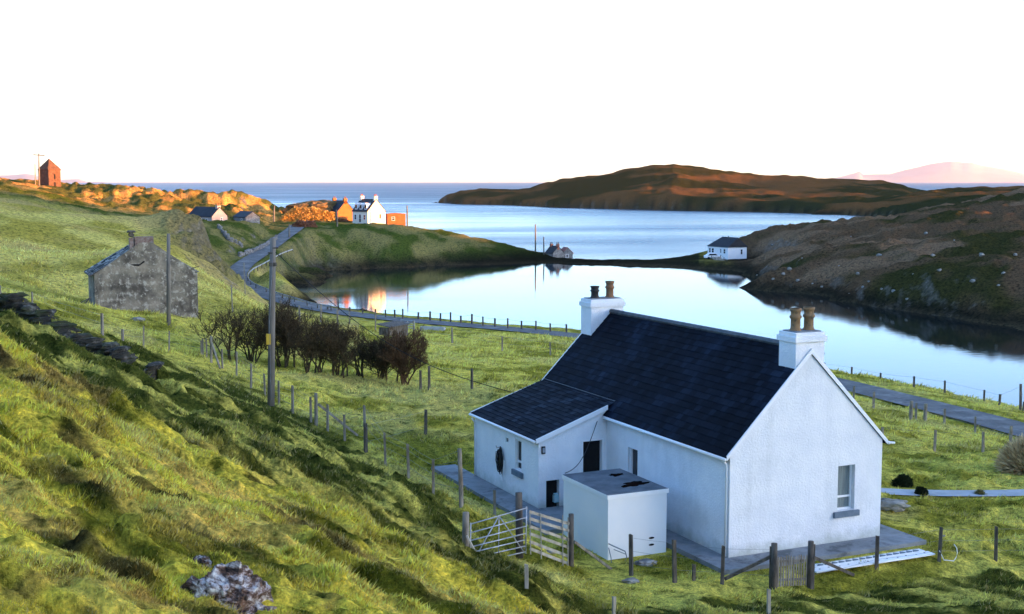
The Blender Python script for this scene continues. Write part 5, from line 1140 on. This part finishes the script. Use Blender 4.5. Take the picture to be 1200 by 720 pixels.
# ---- rocks
def displaced_rock(name, loc, sx, sy, sz, seed, mat, sub=4, rough=.35, parent=None, tilt=(0, 0, 0)):
    import bmesh
    bm = bmesh.new(); bmesh.ops.create_icosphere(bm, subdivisions=sub, radius=1)
    co = np.array([v.co[:] for v in bm.verts]); s = seed * 3.7
    n = (fbm(co[:, 0] * 1.6 + s, co[:, 1] * 1.6 + co[:, 2] * 1.3, seed, 2) - .5) * 1.0
    cell = np.floor((co @ np.array([[.8, .3, -.5], [.2, .9, .4], [.55, -.3, .8]])) * 2.2 + fbm(co[:, 0] * 2 + s, co[:, 2] * 2, seed + 5, 2)[:, None] * 1.4)
    fac = hash2(cell[:, 0] + 3 * cell[:, 2], cell[:, 1], seed + 9) - .5
    f = (fbm(co[:, 0] * 7 + s, co[:, 1] * 7 + co[:, 2] * 7, seed + 3, 3) - .5)
    k = 1 + n * .5 + fac * rough + f * .22
    for v, q in zip(bm.verts, k): v.co *= q; v.co = Vector((v.co.x * sx, v.co.y * sy, v.co.z * sz))
    me = bpy.data.meshes.new(name); bm.to_mesh(me); bm.free(); me.materials.append(mat); o = bpy.data.objects.new(name, me); COL.objects.link(o); o.location = loc; o.rotation_euler = tilt
    if parent: o.parent = parent
    return o
def lichen_rock():
    m, nt, b = new_mat('quartz_lichen_rock'); v = coords(nt)
    n1 = noise(nt, coords(nt, 'Object', (1, .5, 1.6)), 5, 8, .8, .3); n2 = noise(nt, v, 2.4, 6, .7, .4); n3 = noise(nt, v, 16, 5, .7)
    c = ramp(nt, n1, [(.42, (.018, .013, .010)), (.49, (.13, .07, .045)), (.55, (.40, .35, .33)), (.62, (.74, .72, .66))])
    c = mixc(nt, ramp(nt, n2, [(.54, (0, 0, 0)), (.62, (1, 1, 1))]), c, (.20, .10, .05)); c = mixc(nt, ramp(nt, n3, [(.60, (0, 0, 0)), (.66, (1, 1, 1))]), c, (.03, .025, .018))
    nt.links.new(c, b.inputs['Base Color']); b.inputs['Roughness'].default_value = .85; bump(nt, b, n1, .9, .03); return m
M['lichen'] = lichen_rock()
p = hit(266, 700)
rt = displaced_rock('rock_outcrop', (p[0], p[1], p[2] - .25), .42, .5, .48, 12, M['lichen'], 5, .30, tilt=(0, .35, .3))
tag(rt, 'white and rust lichened rock outcrop breaking through the grass at the bottom left', 'rock')
p = hit(240, 662); q = displaced_rock('rock', (p[0], p[1], p[2] - .02), .15, .14, .10, 15, M['lichen'], 4, .3, tilt=(0, .3, 0)); tag(q, 'smaller pale rock at the upper end of the outcrop', 'rock')
M['knoll'] = surf('knoll_turf', (.05, .045, .018), (.22, .13, .05), .5, .95, 3, .7, .1)
M['boulder'] = surf('pale_boulder', (.12, .115, .10), (.34, .32, .28), 2.2, .95, 8, .5, .03)
bo = [(906,328),(918,322),(935,330),(952,333),(995,345),(1011,338),(1033,340),(1047,342),(1093,300),(1101,318),(1176,321),(1005,322),(1018,331),(963,337),(887,323),(925,316),(997,278),(1085,274),(1118,282),(905,288),(1170,336),(1063,352),(1140,330),(1070,322),(983,312),(1150,300),(1190,300),(940,303),(1030,300)]
rnd = random.Random(12)
for i, (x, y) in enumerate(bo):
    p = hit(x, y); s_ = rnd.uniform(.12, .36); q = displaced_rock('boulder', (p[0], p[1], p[2] + s_ * .25), s_ * 1.3, s_, s_ * .9, 20 + i, M['boulder'], 2, .3); tag(q, 'small pale boulder scattered on the dark moor beyond the lagoon', 'boulder', 'pale boulders on the moor')
for (x, y, s_, lb) in ((740, 683, .16, 'rounded stone at the foot of the fence by the flat shed'), (757, 662, .22, 'dark stone under the near edge of the flat shed'), (1045, 596, .4, 'flat grey stone in the grass just right of the gable'), (1104, 629, .07, 'tiny pale stone on the slab corner'), (645, 648, .12, 'pale stone below the gap between the metal gate and hurdle'), (162, 376, .3, 'white stone at the foot of the barn wall')):
    p = hit(x, y); q = displaced_rock('stone', (p[0], p[1], p[2] + s_ * .2), s_ * 1.5, s_, s_ * .6, int(x), M['boulder'] if 'dark' not in lb else M['stone_w'], 3, .3); tag(q, lb, 'stone')
# ---- dry stone walls
def moss_mat():
    m, nt, b = new_mat('mossy_wall_stone'); v = coords(nt)
    c = ramp(nt, noise(nt, v, 2.5, 6, .7), [(.36, (.010, .010, .007)), (.56, (.035, .033, .026)), (.66, (.15, .145, .13))]); c = mixc(nt, ramp(nt, noise(nt, v, .8, 4, .6), [(.5, (0, 0, 0)), (.62, (1, 1, 1))]), c, (.035, .045, .015))
    nt.links.new(c, b.inputs['Base Color']); b.inputs['Roughness'].default_value = .95; bump(nt, b, noise(nt, v, 9, 5, .6), .7, .04); return m
M['moss'] = moss_mat()
def stone_wall(name, poly, hgt, size, mat, label, width=.45, seed=1, drop=0):
    rnd = random.Random(seed); b = MB(); o = Vector(poly[0]); k = 0
    seg = dense(poly, size * .9)
    for i in range(len(seg) - 1):
        p = seg[i]; d = seg[i + 1] - p; rot = math.atan2(d[1], d[0]); z0 = H1(p[0], p[1]) - .15 - drop; hh = hgt * rnd.uniform(.75, 1.1); z = 0
        while z < hh:
            s_ = size * rnd.uniform(.7, 1.25); k += 1; b.stone(Vector((p[0] + rnd.uniform(-.1, .1), p[1] + rnd.uniform(-.08, .08), z0 + z)) - o, s_ * rnd.uniform(.45, .7), width * rnd.uniform(.8, 1.1), s_ * .46, k, rot + rnd.uniform(-.15, .15)); z += s_ * .52
    q = b.build(name, mat); q.location = o; return tag(q, label, 'wall')
stone_wall('dry_stone_wall', WALLP[:, :3], 1.55, .27, M['moss'], 'dark mossy dry stone wall sunk in the hollow on the left', .5, 3, .35)
stone_wall('dry_stone_wall', np.array([hit(x, y) for x, y in ((256, 268), (262, 274), (268, 281), (280, 287), (284, 291))]), .9, .7, M['stone_w'], 'old grey field wall running down from the long cottage', .4, 5)
stone_wall('dry_stone_wall', np.array([hit(x, y) for x, y in ((281, 301), (290, 298), (304, 293), (316, 286), (324, 281))]), .9, .7, M['stone_w'], 'pale rubble wall along the left side of the village road', .4, 6)
p = atY(369, 250, 348); q = displaced_rock('rock_knoll', (p[0], p[1], p[2] + .3), 8.5, 5, 3.1, 33, M['knoll'], 5, .12); tag(q, 'dark grassy knoll rising behind the golden hedge in the village', 'knoll')

HAZE = 1.7e-5
# ------------------------------------------------------------------ air
hb = MB(); hb.box(-34000, 34000, -3000, 45000, -31, 900); hm = bpy.data.materials.new('haze_air'); hm.use_nodes = True; nt = hm.node_tree
nt.nodes.remove(nt.nodes['Principled BSDF']); pv = nt.nodes.new('ShaderNodeVolumePrincipled'); pv.inputs['Density'].default_value = HAZE; pv.inputs['Color'].default_value = (.92, .85, .78, 1); pv.inputs['Anisotropy'].default_value = .2
nt.links.new(pv.outputs[0], nt.nodes['Material Output'].inputs['Volume']); hz = hb.build('haze', hm); hz['kind'] = 'stuff'
